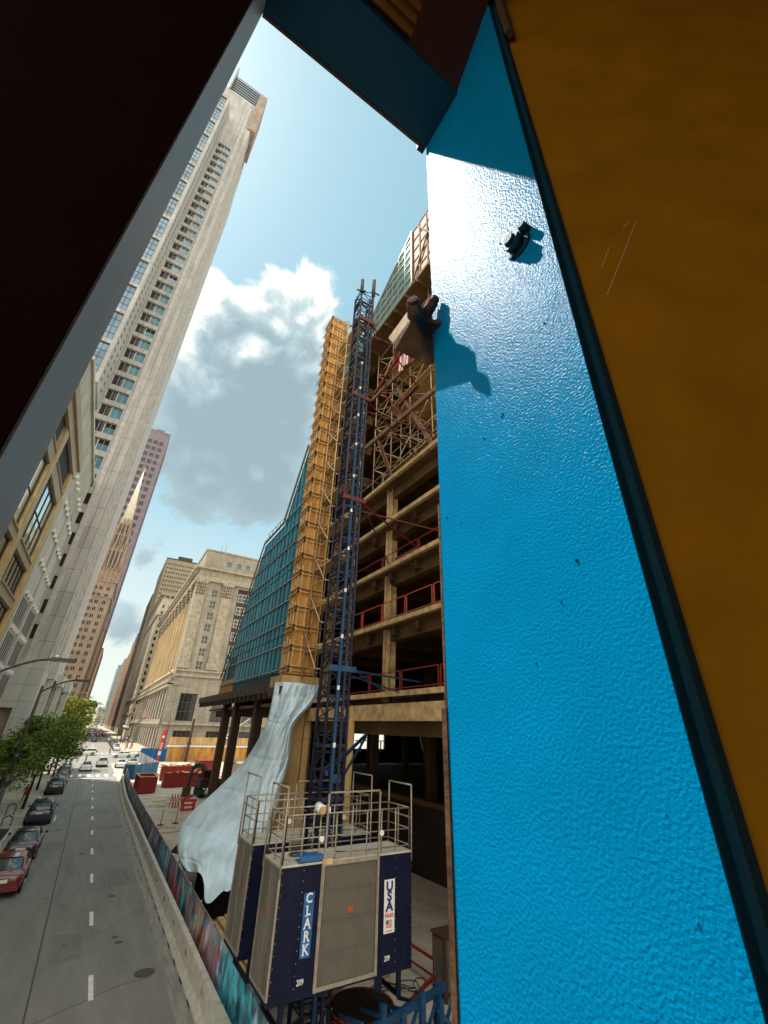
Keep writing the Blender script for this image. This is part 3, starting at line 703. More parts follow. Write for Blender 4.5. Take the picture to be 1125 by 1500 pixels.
block('banded_tower','lower pinkish tower, second beyond the bronze one','building','R',16.4,646,760,84,24,'pink_stone',ribs=.5)
block('grey_slab','grey office slab far down the right side','building','R',15.8,770,900,92,24,'grey_stone',ribs=.3)
block('green_tower','greenish glass tower farthest on the right','building','R',12.5,930,1080,98,30,'grey_stone',fy=(3,2.4,4,3),gl='glass_green')
block('end_block','low hazy building closing the street at the horizon','building','R',3.,1200,1260,34,40,'grey_stone')
block('attic_tower','beige tower top rising behind the court house roof','building','R',66,300,340,92,30,'beige_lines')
# ------------------------------------------------------------------ court house (classical, giant columns)
XH,YH,YE=19.4,166.,290.
t=thing('court_house','grand classical stone court house with giant columns along the street and ornate cornice','building',(XH,YH,0))
hy=[]
wz=[26.2,30.6,34.9,39.2,43.5,47.8,52.0]
for z in wz: hy.append((25.2,27.4,round(z-1.2,2),round(z+1.5,2)))
for z in wz: hy.append((64.2,66.4,round(z-1.2,2),round(z+1.5,2)))
big=[(22.6,28.,8.8,17.2),(33.4,38.8,8.8,17.2),(44.2,49.6,8.8,17.2),(22.9,28.4,2.6,6.0),(33.2,38.6,2.6,6.),(44.2,49.6,2.6,6.)]
rec=[(34.8,61.,24.9,55.4)]
w=MB(); w.wall('y-',YH,XH,72,0,24.9,big,.8); w.wall('y-',YH,XH,72,24.9,57,hy+rec,.8)
# street side: base with tall piers, recessed wall behind columns
lo=[(round(168.5+8.4*i,2),round(173.9+8.4*i,2),9.2,18.6) for i in range(14)]; lo2=[(round(168.5+8.4*i,2),round(173.5+8.4*i,2),.4,6.6) for i in range(14)]
w.wall('x-',XH-1.2,YH-.5,YE,0,20.,lo+lo2,1.2); rw=MB().wall('x-',XH+2.6,YH+5.5,YE-6,20,57.); rw.build('colonnade_wall','colonnade_shade',t); w.box(XH-1.2,XH+3,YH-.5,YE,19.6,20.8)
w.box(XH-1.2,XH-.001,YH-.5,YH,0,20.0)
w.wall('x-',XH,YH,YH+6,20,57,[(168,170,round(z-1.2,2),round(z+1.5,2)) for z in wz[:0]],.3); w.box(XH,XH+2.6,YH+6,YH+6.2,20,57); w.wall('x-',XH,YE-6,YE,20,57)
w.wall('x+',72,YH,YE,0,68); w.wall('y+',YE,XH,72,0,68)
w.build('wall','hall_stone',t)
at=MB(); ah=[(26.4+q,28.+q,63.4,65.6) for q in (2.2,6.2,9.6,16.2,26.,36)]
ah=[tuple(round(a,2) for a in h) for h in ah]
at.wall('y-',YH+.6,XH+.9,72,61.4,68.7,ah,.4); at.wall('x-',XH+.9,YH+.6,YE-.6,61.4,68.7); at.box(XH+1,72,YH+1.3,YE-1,68.3,68.65); at.box(XH+.6,72,YH+.3,YE-.3,68.7,69.3)
at.build('attic','hall_stone',t)
for h in ah: put('window',win_mesh('y-',h[1]-h[0],h[3]-h[2],2,2,'frame_dark','glass_blue',.3,.12),(h[0],YH+.6,h[2]),t)
for h in hy: put('window',win_mesh('y-',h[1]-h[0],h[3]-h[2],2,2,'frame_white','glass_dark',.5,.16),(h[0],YH,h[2]),t)
for h in big: put('window',win_mesh('y-',h[1]-h[0],h[3]-h[2],4,3 if h[2]>5 else 1,'frame_dark','glass_dark',.6,.3),(h[0],YH,h[2]),t)
for k in range(6): 
    for i in range(4):
        put('window',win_mesh('y-',4.6,3.2,3,2,'frame_white','glass_dark',.8,.25),(35.3+6.1*i,YH,26.+4.9*k),t)
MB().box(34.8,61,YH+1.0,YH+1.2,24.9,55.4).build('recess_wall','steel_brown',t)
for h in lo[:24]: put('window',win_mesh('x-',h[1]-h[0],h[3]-h[2],2,3,'frame_dark','glass_dark',1.0,.14),(XH-1.2,h[0],h[2]),t)
for h in lo2[:18]: put('window',win_mesh('x-',h[1]-h[0],h[3]-h[2],1,1,'frame_dark','glass_dark',1.0,.14),(XH-1.2,h[0],h[2]),t)
# giant columns
cm=MB()
for i in range(18):
    a=2*math.pi*i/18; 
cm.tube((0,0,0),(0,0,1.0),1.55,16,1.35); 
n=20
ring=[]
for z,r in ((1.0,1.22),(10,1.2),(20,1.14),(27.5,1.02)):
    for i in range(2*n):
        a=math.pi*i/n; rr_=r*(1 if i%2 else .90); ring.append((rr_*math.cos(a),rr_*math.sin(a),z))
fs=[]
for k in range(3):
    for i in range(2*n): fs.append((k*2*n+i,k*2*n+(i+1)%(2*n),(k+1)*2*n+(i+1)%(2*n),(k+1)*2*n+i))
cm.add(ring,fs,0)
col_me=cm.mesh('column',['hall_column'])
cap=MB()
for k in range(3):
    for i in range(10):
        a=2*math.pi*(i+.5*k)/10; r=1.05+.16*k; z=27.5+1.1*k
        cap.tube((r*math.cos(a),r*math.sin(a),z),((r+.35)*math.cos(a),(r+.35)*math.sin(a),z+1.15),.17,5,.24)
cap.tube((0,0,27.5),(0,0,31.2),1.0,12,1.3); cap.box(-1.75,1.75,-1.75,1.75,31.2,31.8)
cap_me=cap.mesh('capital',['hall_trim'])
for i in range(11):
    y=YH+10+10.4*i
    if y<YE-7:
        o=put('column',col_me,(XH+1.0,y,24.0),t); o.scale=(1.0,1.0,1); put('capital',cap_me,(XH+1.0,y,24.0),o)
pl=MB()
for x0 in (28.9,62.):
    pl.box(x0,x0+3.6,YH-.55,YH-.001,25.,51); pl.box(x0-.3,x0+3.9,YH-.8,YH-.001,25,27.4)
pl.box(XH,XH+3.4,YH-.55,YH-.001,25,51); pl.box(XH-.2,XH+3.7,YH-.8,YH-.001,25,27.4)
for x in (42.,48.2,54.4): pl.tube((x,YH+.1,25),(x,YH+.1,51.2),1.1,14,1.0)
pl.build('pilaster','hall_trim',t)
cp=MB(); rr=random.Random(3)
for x0 in (XH,28.9,40.8,47,53.2,62.):
    for k in range(4):
        for i in range(5):
            x=x0+.1+.8*i-.06*k; z=51.0+1.15*k; cp.tube((x,YH-.45-.16*k,z),(x+.1*rr.uniform(-1,1),YH-1.0-.2*k,z+1.1),.22,5,.34)
    cp.box(x0-.4,x0+3.9,YH-1.3,YH-.002,55.5,56.2)
cp.build('capital','hall_trim',t)
co_=MB()
co_.box(XH-.3,72,YH-.9,YH+.5,56.3,58.2); co_.box(XH-1.4,72,YH-1.8,YH+.5,60.7,61.4); co_.box(XH-.21,72,YH-.3,YH+.6,58.2,60.7)
co_.box(XH-.8,XH-.301,YH-.9,YE,56.32,58.18); co_.box(XH-1.9,XH-1.401,YH-1.8,YE,60.72,61.42); co_.box(XH-1.4,XH+1.5,YH+.501,YE,60.71,61.41); co_.box(XH-.21,XH+2,YH+.601,YE,58.2,60.7); co_.box(XH-.301,XH+2,YH+.501,YE,56.3,58.199)
for i in range(44): co_.box(XH-1.5,XH-.21,YH+1+2.8*i,YH+2.3+2.8*i,59.0,60.6)
co_.build('cornice','hall_trim',t)
fr=MB()
for x in (24.2,34.6): 
    fr.tube((x,YH-.32,59.4),(x,YH-.55,59.4),1.0,14); fr.tube((x,YH-.56,59.4),(x,YH-.62,59.4),.6,12)
for i in range(14):
    fr.tube((40+2.2*i,YH-.32,59.4),(40+2.2*i,YH-.5,59.4),.85,10); 
fr.build('roundel','hall_trim',t)
b=MB()
for z,p in ((22.4,.7),(24.1,.45),(7.6,.5)): b.box(XH-.001-(p if z<9 else 0),72,YH-p-.5*(z<9),YH-.002,z,z+.7); b.box(XH-1.2-p,XH-1.202,YH-.5-p,YE,z if z<9 else z-3.6,(z if z<9 else z-3.6)+.7)
b.box(XH-1.5,XH-.6,YH-.8,YE,20.8,21.2); b.box(XH-1.5,XH-.6,YH-.8,YE,23.0,23.5)
for i in range(96): b.box(XH-1.25,XH-.85,YH+1.29*i,YH+.62+1.29*i,21.2,23.0)
b.build('balustrade','hall_trim',t)
a=MB(); 
for x in (26,27.6): a.tube((x,YH+5,69),(x,YH+5,74),.07,5)
a.build('antenna','frame_dark',t)
# ------------------------------------------------------------------ the building being rebuilt (right)
XF=12.
t=thing('unfinished_building','stripped concrete building under reconstruction with open floors, right of the hoist mast','building',(XF,35,0))
LV=[9.7,13.25,16.45,19.45,22.45]
LV2=[25.5,28.6,31.7,34.8,37.9]
ed=MB(); un=MB()
def slab(z,y0,y1,th=.23,x1=44):
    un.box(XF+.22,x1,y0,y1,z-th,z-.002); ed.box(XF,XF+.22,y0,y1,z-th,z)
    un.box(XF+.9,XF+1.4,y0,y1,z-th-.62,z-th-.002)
    for i in range(int((y1-y0)/4.6)+1):
        y=y0+.8+4.6*i; 
        if y<y1-.3: un.box(XF+2.0,x1,y,y+.32,z-th-.48,z-th-.003)
for z,ye in zip(LV,(60.8,56.,54.,52.,50.)): slab(z,3,ye)
for z in LV2: slab(z,24.5,31.6)
slab(10.05-.9,3,33,.75)
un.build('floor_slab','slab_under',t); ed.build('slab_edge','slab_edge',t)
cl=MB()
for y in (4.,12.2,20.4,28.6):
    MB().box(XF+.75,XF+1.25,y-.2,y+.2,9.3,22.1).tube((XF+.68,y+.1,9.4),(XF+.68,y+.1,22.3),.08,8).tube((XF+.8,y-.24,9.4),(XF+.8,y-.24,22.3),.06,8).build('column','slab_edge',t)
for y in (36.,44): MB().tube((XF+1.2,y,11),(XF+1.2,y,24.),.34,10).build('column','slab_edge',t)
for x in (22.,31.,40.):
    for y in (12.2,20.4,28.6,36.8,45,53): MB().box(x-.3,x+.3,y-.3,y+.3,0,38 if y<44 else 22).build('inner_column','slab_under',t)
MB().box(XF-.12,XF+.14,22.5,22.9,0,9.1).build('base_column','plywood_pale',t); MB().box(XF+.4,XF+1.3,6,6.8,0,8.4).build('base_column','plywood_pale',t)
for y,m in ((51.5,'rust'),(47.,'steel_brown'),(40.,'steel_brown')):
    b=MB(); b.box(XF-.35,XF+.35,y-.4,y+.4,0,10.1); b.box(XF-.42,XF+.42,y-.5,y+.5,9.4,9.7); b.build('support_column',m,t)
for x,y in ((17.5,53.),(19.5,43.)): MB().box(x-.3,x+.3,y-.3,y+.3,0,10.1).build('support_column','steel_brown',t)
b=MB(); b.box(XF-1.1,XF+.3,33.6,62.8,10.35,11.0); b.box(XF-.9,XF-.2,33.6,62.6,10.02,10.35)
for i in range(20): b.box(XF-1.13,XF-.8,34+1.45*i,34.2+1.45*i,9.9,10.9)
b.build('edge_beam','steel_brown',t)
# back walls with openings onto daylight
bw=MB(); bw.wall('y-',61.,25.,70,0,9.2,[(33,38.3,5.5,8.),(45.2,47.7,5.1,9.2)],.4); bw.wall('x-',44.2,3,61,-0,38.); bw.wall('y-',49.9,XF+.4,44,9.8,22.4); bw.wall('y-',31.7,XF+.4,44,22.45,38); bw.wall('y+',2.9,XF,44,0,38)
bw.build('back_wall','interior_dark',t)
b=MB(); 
for x in (34,35.2,36.4,37.4,45.9,46.6): b.box(x,x+.12,60.7,60.9,5.1,6.6)
b.box(33,38.3,60.72,60.84,6.5,6.62); b.box(45.2,47.7,60.72,60.84,6.5,6.62); b.build('inner_rail','frame_dark',t)
b=MB(); b.tube((31.5,57,10.6),(31.5,57,9.9),.22,10,.22); b.build('work_light','lamp_glow',t)
b=MB(); b.tube((36,57,9.0),(36,57,8.8),.10,8); b.build('work_light','lamp_glow',t)
# ledge of the lower hall
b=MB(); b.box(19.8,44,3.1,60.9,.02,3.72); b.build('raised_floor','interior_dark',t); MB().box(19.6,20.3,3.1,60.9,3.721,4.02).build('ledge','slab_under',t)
# high level roof box: wooden soffit, end face and glass
r=MB(); r.box(XF-.4,44,3,24.5,37.75,38.0); 
for i in range(14): r.box(XF-.38,44,3.5+1.5*i,3.65+1.5*i,37.45,37.745)
r.build('roof_soffit','slab_under',t)
MB().box(XF,44,24.5,31.6,40.6,41).box(XF+.1,XF+.3,24.5,31.5,38.4,40.6).build('roof_slab','slab_under',t)
g=MB()
prof=[(16.25,38.05),(16.25,44.7),(23.3,40.5),(28,39.4),(28,38.02),(23.3,38.1)]
g.prism(prof,'x',XF-.35,XF+2); g.build('glass_screen','glass_green',t)
fr=MB()
for i in range(9):
    y=16.25+.88*i*1.05; z1=44.7-(y-16.25)*(4.2/7.05) if y<23.3 else 40.5
    fr.box(XF-.41,XF-.352,y-.04,y+.04,38.05,z1)
for k in range(7):
    z=38.05+.95*k; ye=23.3 if z<40.5 else 16.25+(44.7-z)*7.05/4.2
    if ye>16.6: fr.box(XF-.42,XF-.353,16.2,ye,z-.035,z+.035)
fr.bar((XF-.38,16.25,44.7),(XF-.38,23.3,40.5),.12); fr.box(XF-.45,XF-.3,16.15,16.28,37.9,44.8); fr.box(XF-.45,XF-.3,16.2,28,37.85,38.06)
fr.build('glass_mullion','galv',t)
e=MB(); e.box(XF-.3,XF+.1,9.5,16.14,38.02,44.75); e.build('end_wall','end_board',t)
e=MB()
for i in range(8): e.box(XF-.36,XF-.301,9.6+.93*i,9.7+.93*i,38.1,44.7)
for k in range(5): e.box(XF-.35,XF-.301,9.5,16.1,39+1.4*k,39.08+1.4*k)
e.bar((XF-.4,16,38.2),(XF-.4,12.5,44.6),.1); e.bar((XF-.4,12.5,38.2),(XF-.4,15.5,44.6),.1); e.build('end_frame','rust',t)
# red guard rails on the slab edges
def rail(parent,x,y0,y1,z,mtl='orange_red',h=1.05,step=2.3,name='guard_rail'):
    m=MB(); n=max(1,round((y1-y0)/step)); s_=(y1-y0)/n
    for i in range(n):
        a=y0+s_*i+.08; b=y0+s_*(i+1)-.08
        for y in (a,b): m.bar((x,y,z),(x,y,z+h),.045)
        m.bar((x,a,z+h),(x,b,z+h),.045); m.bar((x,a,z+.12),(x,b,z+.12),.04)
    return m.build(name,mtl,parent)
rail(t,XF+.12,13,24.5,13.25); rail(t,XF+.3,13,24.,16.45,'red_paint',.8,4); rail(t,XF+.12,9,24,9.7,'red_paint',.9,3.2)
rail(t,XF+.12,13,24,22.45,'galv',.8,4)
# torn edge brackets hanging under slab edges
b=MB(); rr=random.Random(9)
for z in (13.25,16.45,19.45):
    for i in range(4):
        y=14.6+2.3*i+rr.uniform(-.3,.3); b=MB()
        for q in range(3): b.box(XF+.25+.2*q,XF+.4+.2*q,y+.25*q,y+.1+.25*q,z-.75,z-.35)
        b.bar((XF+.3,y,z-.5),(XF+.8,y+.7,z-.75),.07); b.bar((XF+.3,y+.5,z-.42),(XF+.9,y+.1,z-.7),.05); b.build('edge_bracket','steel_brown',t)
# shoring scaffold filling the high bay
t2=thing('shoring_scaffold','tall steel shoring scaffold filling the open upper bay of the building','scaffold',(XF+1,18,22.5))
xs=[XF+.7,XF+3.1,XF+5.5]; ys=[8.6+2.35*i for i in range(7)]
s=MB()
for x in xs:
    for y in ys: s.tube((x,y,22.5),(x,y,37.4),.045,6)
s.build('standard','tube_steel',t2)
s=MB()
for x in xs:
    for k in range(8): s.tube((x,ys[0],23.2+1.9*k),(x,ys[-1],23.2+1.9*k),.035,5)
for y in ys:
    for k in range(8): s.tube((xs[0],y,23.2+1.9*k),(xs[-1],y,23.2+1.9*k),.035,5)
s.build('ledger','tube_steel',t2)
s=MB(); rr=random.Random(4)
for x in xs[:2]:
    for i in range(6):
        for k in range(7):
            if rr.random()<.95:
                a,b=(ys[i],ys[i+1]) if (i+k)%2 else (ys[i+1],ys[i]); s.tube((x-.06,a,23.2+1.9*k),(x-.06,b,25.1+1.9*k),.03,5)
for y in ys[1:]:
    for k in range(7):
        if rr.random()<.9: s.tube((xs[0],y-.06,23.2+1.9*k),(xs[1],y-.06,25.1+1.9*k),.03,5)
s.build('diagonal_brace','tube_steel',t2)
s=MB()
s.bar((XF+.2,10,25.9),(XF+.2,24,27.3),.22,.35); s.bar((XF+.2,9,29.8),(XF+.2,22.5,31.6),.16,.3); s.bar((XF+.3,15.2,22.6),(XF+.3,19.,30),.22,.22); s.bar((XF+.3,19.5,22.6),(XF+.3,21.5,27),.2,.2)
s.build('raking_beam','rust_beam',t2)
s=MB(); s.bar((XF-.2,13.5,33.6),(XF-.2,21.5,31.2),.16,.22); s.bar((XF+.4,18,26.5),(XF+.4,21,31),.12,.12); s.build('red_brace','red_paint',t2)
s=MB()
for k in (0,3,5):
    s.box(xs[0]-.3,xs[2],ys[0],ys[-1]-2,23.3+1.9*k,23.36+1.9*k)
s.build('scaffold_board','plywood_pale',t2)
# flag
f=MB(); nx_=14
f=MB()
def fp(u,v): return (XF-.15+.10*math.sin(u*9+v*2),17.1+1.05*u+.03*math.sin(v*7),33.6-3.0*v)
for i in range(13):
    for j in range(8):
        a=[fp(i/13,j/8),fp((i+1)/13,j/8),fp((i+1)/13,(j+1)/8),fp(i/13,(j+1)/8)]
        mi=2 if (i>=6 and j<3) else (0 if i%2==0 else 1); f.add(a,[(0,1,2,3)],mi)
o=f.build('flag',['red_flat','white_metal','hoist_blue']); tag(o,'striped red and white flag hanging in the upper scaffold','flag')
# teal clad street wall
t=thing('teal_cladding','teal blue clad wall with close vertical strips and pale battens, far of the plywood column','facade',(XF,47,11))
def ytop(y):
    if y<35.7: return 36.
    if y<40.5: return 34.9-(y-35.7)*1.56
    if y<47: return 27.3
    return 27.3-(y-47)*1.555
b=MB(); pts=[(33.6,11.),(57.4,11.),(56.6,13.),(47,27.2),(40.5,27.4),(35.7,34.9),(33.6,36.2)]
b.prism(pts,'x',XF-.02,XF+.25); b.build('backing_wall','teal_dark',t)
rr=random.Random(8)
y=33.9; i=0
while y<56.6:
    w_=.62 if i%2 else .78; zt=min(ytop(y),ytop(y+w_))-.25; 
    m=MB(); z=11.9+.0*i
    while z<zt:
        z2=min(z+3.05,zt); d=rr.uniform(0,.035)
        if not (y>50 and z<12.6 and rr.random()<.7): m.box(XF-.10-d,XF-.021,y,y+w_,z+.05,z2-.05)
        z=z2
    if m.v: m.build('cladding_strip','teal_panel',t)
    y+=w_+.42; i+=1
b=MB(); 
for k in range(9):
    z=12.1+1.9*k*1.02
    ye=56.8 if z<13 else (47+(27.2-z)/1.555 if z<27 else 47)
    b.box(XF-.24,XF-.14,33.6,ye,z,z+.09)
b.build('batten','batten',t)
b=MB(); b.bar((XF-.2,47,27.4),(XF-.2,40.5,27.6),.18); b.bar((XF-.2,40.5,27.6),(XF-.2,35.7,35.1),.18); b.bar((XF-.2,47,27.4),(XF-.2,56.8,13),.15)
for i in range(5): b.bar((XF-.1,40.8+1.3*i,27.4),(XF-.1,40.8+1.3*i,28.4),.05)
b.bar((XF-.1,40.8,28.4),(XF-.1,46.5,28.4),.05)
b.build('edge_trim','galv',t)
b=MB(); b.box(XF-.12,XF-.03,50.5,56.6,11.05,12.6); b.box(XF-.12,XF-.03,33.7,34.4,11.05,12.6); b.build('plywood_patch','plywood',t)
# ------------------------------------------------------------------ plywood clad column
t=thing('plywood_tower','tall square column boxed in orange plywood with bands of timber, behind the hoist mast','tower',(11,29.7,11))
cx0,cx1,cy0,cy1=10.35,12.25,29.0,30.8
b=MB(); b.box(cx0,cx1,cy0,cy1,11.2,47.); b.build('plywood_skin','plywood',t)
b=MB()
for k in range(27):
    z=11.4+1.37*k; 
    for zz in (z,z+.28) if k%1==0 else (z,):
        b.box(cx0-.13,cx1+.13,cy0-.13,cy0-.002,zz,zz+.07); b.box(cx0-.13,cx0-.002,cy0-.13,cy1,zz,zz+.07)
b.build('timber_waler','timber',t)
b=MB()
for k in range(13):
    z=11.3+2.74*k
    for i,x in enumerate((cx0+.05,cx0+.62,cx0+1.2,cx1-.15)):
        q=.3*(i%2); b.box(x,x+.1,cy0-.09,cy0-.001,z+q,z+q+2.2)
    for i,y in enumerate((cy0+.3,cy0+.85,cy0+1.4)): 
        q=.3*(i%2); b.box(cx0-.09,cx0-.001,y,y+.1,z+q,z+q+2.2)
b.build('timber_stud','timber',t)
b=MB()
for k in range(26):
    z=11.5+1.37*k; b.tube((cx0-.5,cy0-.2,z+.18),(cx1+.5,cy0-.2,z+.12),.02,5); b.tube((cx0-.2,cy0-.5,z+.1),(cx0-.2,cy1+.4,z+.18),.02,5)
b.build('tie_rod','dark_metal',t)
b=MB(); b.bar((cx1,cy0,47.1),(cx1+3.,cy0-3.5,47.2),.1); b.bar((cx1+1.2,cy0-1.2,46.2),(cx1+1.2,cy0-1.2,48.2),.12); b.build('top_tube','dark_metal',t)
t=thing('boxed_column','plain pale plywood boxed column base standing beside the white tarp','column',(11.4,30,0))
b=MB(); 
for k,(z0,z1) in enumerate(((0,2.4),(2.42,4.9),(4.92,7.3),(7.32,9.8))):
    b.box(10.35,12.5,29.35+.002*k,31,z0,z1)
b.build('plywood_board','plywood_pale',t)
MB().box(12.5,12.62,29.3,29.5,0,10).box(12.0,12.06,29.33,29.349,0,9.8).build('corner_strip','rust',t)
MB().box(9.9,13,28.8,31.2,10.4,11.1).build('cap_platform','plywood_pale',t)
MB().box(9.8,13.1,28.7,31.3,9.9,10.39).build('cap_beam','steel_brown',t)
# stair scaffold between plywood column and mast
t=thing('stair_scaffold','light tubular stair scaffold between the plywood column and the hoist mast','scaffold',(11.5,27,11))
s=MB(); P_=[(12.4,29),(12.4,26.6),(12.4,24.3),(11.2,26.6),(11.2,28.6)]
for x,y in P_: s.tube((x,y,10.9),(x,y,45.5),.05,6)
for k in range(23):
    z=11.4+1.5*k; s.tube((12.4,24.3,z),(12.4,29,z),.035,5); s.tube((11.2,26.6,z),(11.2,28.6,z),.035,5); s.tube((11.2,26.6,z),(12.4,26.6,z),.035,5)
    if k%2==0: s.tube((11.15,26.4,z),(11.15,28.9,z+2.6),.05,5); s.tube((12.4,24.3,z),(12.4,26.6,z+1.5),.03,5)
s.build('tube_frame','tube_steel',t)
s=MB()
for k in range(11): MB().box(11.3,12.3,24.5,29,12.6+3*k,12.7+3*k).build('landing_board','plywood_pale',t)
# ------------------------------------------------------------------ tarp
from mathutils import noise as NZ
TP=[[(9.53,29.0,10.56),(10.24,28.8,10.62),(11.17,28.7,10.6),(11.93,28.7,10.55),(12.62,28.7,10.6)],[(9.52,29.2,9.15),(10.03,28.6,8.96),(10.69,28.4,8.99),(11.42,28.4,9.18),(12.28,28.5,9.64)],[(9.5,29.8,7.96),(9.69,28.7,7.87),(10.06,28.2,7.81),(10.54,28.1,7.93),(10.95,28.3,8.13)],[(9.16,31.5,6.15),(9.47,29.8,6.07),(9.79,28.5,6.04),(10.28,28.1,6.06),(10.81,28.2,6.27)],[(8.22,33.0,4.53),(8.66,30.5,4.59),(9.15,28.6,4.6),(9.69,27.8,4.67),(10.43,27.9,4.9)],[(6.7,34.0,2.76),(7.39,30.5,2.97),(8.12,28.0,3.0),(8.93,27.0,3.1),(9.99,27.3,3.45)],[(5.98,31.5,1.86),(6.46,28.5,2.16),(7.06,26.8,2.16),(7.98,26.2,2.19),(9.42,26.6,2.27)],[(6.0,28.6,1.35),(6.42,26.8,1.66),(6.79,25.0,1.14),(7.47,24.9,1.42),(8.99,25.8,1.25)]]
def cr1(P,t):
    n=len(P)-1; t=min(max(t*n,0),n-1e-6); k=int(t); f=t-k
    p=[P[max(k-1,0)],P[k],P[k+1],P[min(k+2,n)]]
    return [.5*((2*p[1][i])+(-p[0][i]+p[2][i])*f+(2*p[0][i]-5*p[1][i]+4*p[2][i]-p[3][i])*f*f+(-p[0][i]+3*p[1][i]-3*p[2][i]+p[3][i])*f**3) for i in range(3)]
nu,nv=120,170
vs=[]
def ridge(x): return 1-abs(math.sin(x))
for j in range(nv+1):
    v=j/nv; 
    for i in range(nu+1):
        u=i/nu; p=Vector(cr1([cr1(r,u) for r in TP],v))
        w=.35+.65*min(1,abs(v-.26)*2.2)            # pinched at the waist
        n1=NZ.noise(Vector((u*2.3+v*1.1,v*2.6,7))); n2=NZ.noise(Vector((u*6+v*3,v*4.5,2))); n3=NZ.noise(Vector((u*13+v*6,v*8,5)))
        fan=(u-.62)/(.35+abs(v-.24))               # folds fan from the waist
        def tri(x): return abs((x%1)-.5)*2
        wu,wv=u+.05*n1,v+.04*n2
        d=.30*w*ridge(4.2*fan+1.2*n1+.3)**2+.22*n1
        d+=.17*tri(2.3*wu+2.9*wv+.1)+.13*tri(3.4*wu-2.2*wv+.3)+.10*tri(5.1*wu+1.1*wv+.55+.3*n2)+.08*tri(1.6*wu+6.3*wv)+.055*tri(9.2*wu-4.1*wv+.5*n2)+.045*tri(7.7*wu+8.2*wv+.4*n1)+.03*n3
        d-=.07*math.exp(-((u*3.0%1-.5)/.05)**2)+.07*math.exp(-((v*6%1-.5)/.045)**2)
        g=math.exp(-((u-.60)**2)/.010-((v-.80)**2)/.014); d-=.55*g
        if v>.78: d+=.16*(v-.78)/.22*math.sin(19*u+3*n2)
        if v<.2: d+=.10*ridge(9*(u+v)+n1)
        e=min(1,12*u,12*(1-u))
        p+=Vector((-.55,-.80,.12))*d*e*.8
        if v>.93: p.z+=.12*math.sin(23*u)+.16*n2
        p.z=max(p.z,.1); vs.append(p)
m=MB(); m.add(vs,[(j*(nu+1)+i,j*(nu+1)+i+1,(j+1)*(nu+1)+i+1,(j+1)*(nu+1)+i) for j in range(nv) for i in range(nu)],0,True)
o=m.build('tarpaulin','tarp'); tag(o,'huge pale blue white tarpaulin draped in folds from the column to the ground','tarp')
def text_part(s,size,loc,mtl,parent,name,align='CENTER',bold=.0,sx=1.,label=None,space=1.,kind='y-'):
    cu=bpy.data.curves.new(name,'FONT'); cu.body=s; cu.size=size; cu.align_x=align; cu.align_y='CENTER'; cu.extrude=.003; cu.offset=bold; cu.space_line=space; cu.resolution_u=3
    o=bpy.data.objects.new(name,cu); COL.objects.link(o); bpy.context.view_layer.update()
    me=bpy.data.meshes.new_from_object(o.evaluated_get(bpy.context.evaluated_depsgraph_get())); me.name=name
    COL.objects.unlink(o); bpy.data.objects.remove(o)
    for v in me.vertices:
        x,y,z=v.co; v.co=(x*sx,-z,y)
    me.materials.clear(); me.materials.append(MATS[mtl])
    o=bpy.data.objects.new(name,me); COL.objects.link(o); attach(o,parent); o.location=Vector(loc)-world_loc(parent)
    if label: o['label']=label
    return o
# ------------------------------------------------------------------ hoist mast
mx0,mx1,my0,my1=6.66,7.44,14.36,15.14
MT=31.0
t=thing('hoist_mast','tall dark blue lattice mast of the construction hoist with a bright blue duct','mast',(7.2,14.8,0))
s=MB()
for x in (mx0,mx1):
    for y in (my0,my1): s.tube((x,y,0),(x,y,MT if (x,y)!=(mx1,my0) else MT+.3),.06,8)
s.build('corner_tube','mast_dark',t)
s=MB()
for k in range(int(MT/.5)):
    z=.3+.5*k; zn=z+.5
    for (a,b) in (((mx0,my0),(mx1,my0)),((mx1,my0),(mx1,my1)),((mx1,my1),(mx0,my1)),((mx0,my1),(mx0,my0))):
        s.tube((*a,z),(*b,z),.026,5,cap=False)
        if k%2: s.tube((*a,z),(*b,zn),.024,5,cap=False)
        else: s.tube((*b,z),(*a,zn),.024,5,cap=False)
for k in range(int(MT/1.5)+1): 
    z=1.5*k; s.box(mx0-.05,mx1+.05,my0-.05,my0+.03,z-.05,z+.05); s.box(mx0-.05,mx0+.03,my0,my1,z-.05,z+.05)
s.build('lattice','mast_dark',t)
s=MB(); s.box(mx0+.24,mx0+.34,my0-.16,my0-.06,0,25.); s.build('cable_duct','mast_duct',t)
s=MB()
for k in range(14): s.box(mx0+.24,mx0+.33,my0-.175,my0-.161,2.2+1.75*k,2.34+1.75*k)
s.build('white_marker','white_metal',t)
s=MB()
rack=MB()
rack.box(mx0+.5,mx0+.58,my0-.1,my0-.04,0,MT-.5)
for k in range(180): rack.box(mx0+.58,mx0+.61,my0-.1,my0-.04,.3+.165*k,.38+.165*k)
rack.build('gear_rack','mast_dark',t)
s.tube((mx0,my0,MT-.2),(mx0,my0,MT+.9),.10,10); s.tube((mx1,my0,MT),(mx1,my0,MT+1.5),.11,10); s.bar((mx0-.35,my0-.1,MT-.4),(mx0+.2,my0-.1,MT-.1),.07); s.bar((mx1-.2,my0-.1,MT+.2),(mx1+.35,my0-.1,MT+.25),.07)
s.build('top_pulley','frame_dark',t)
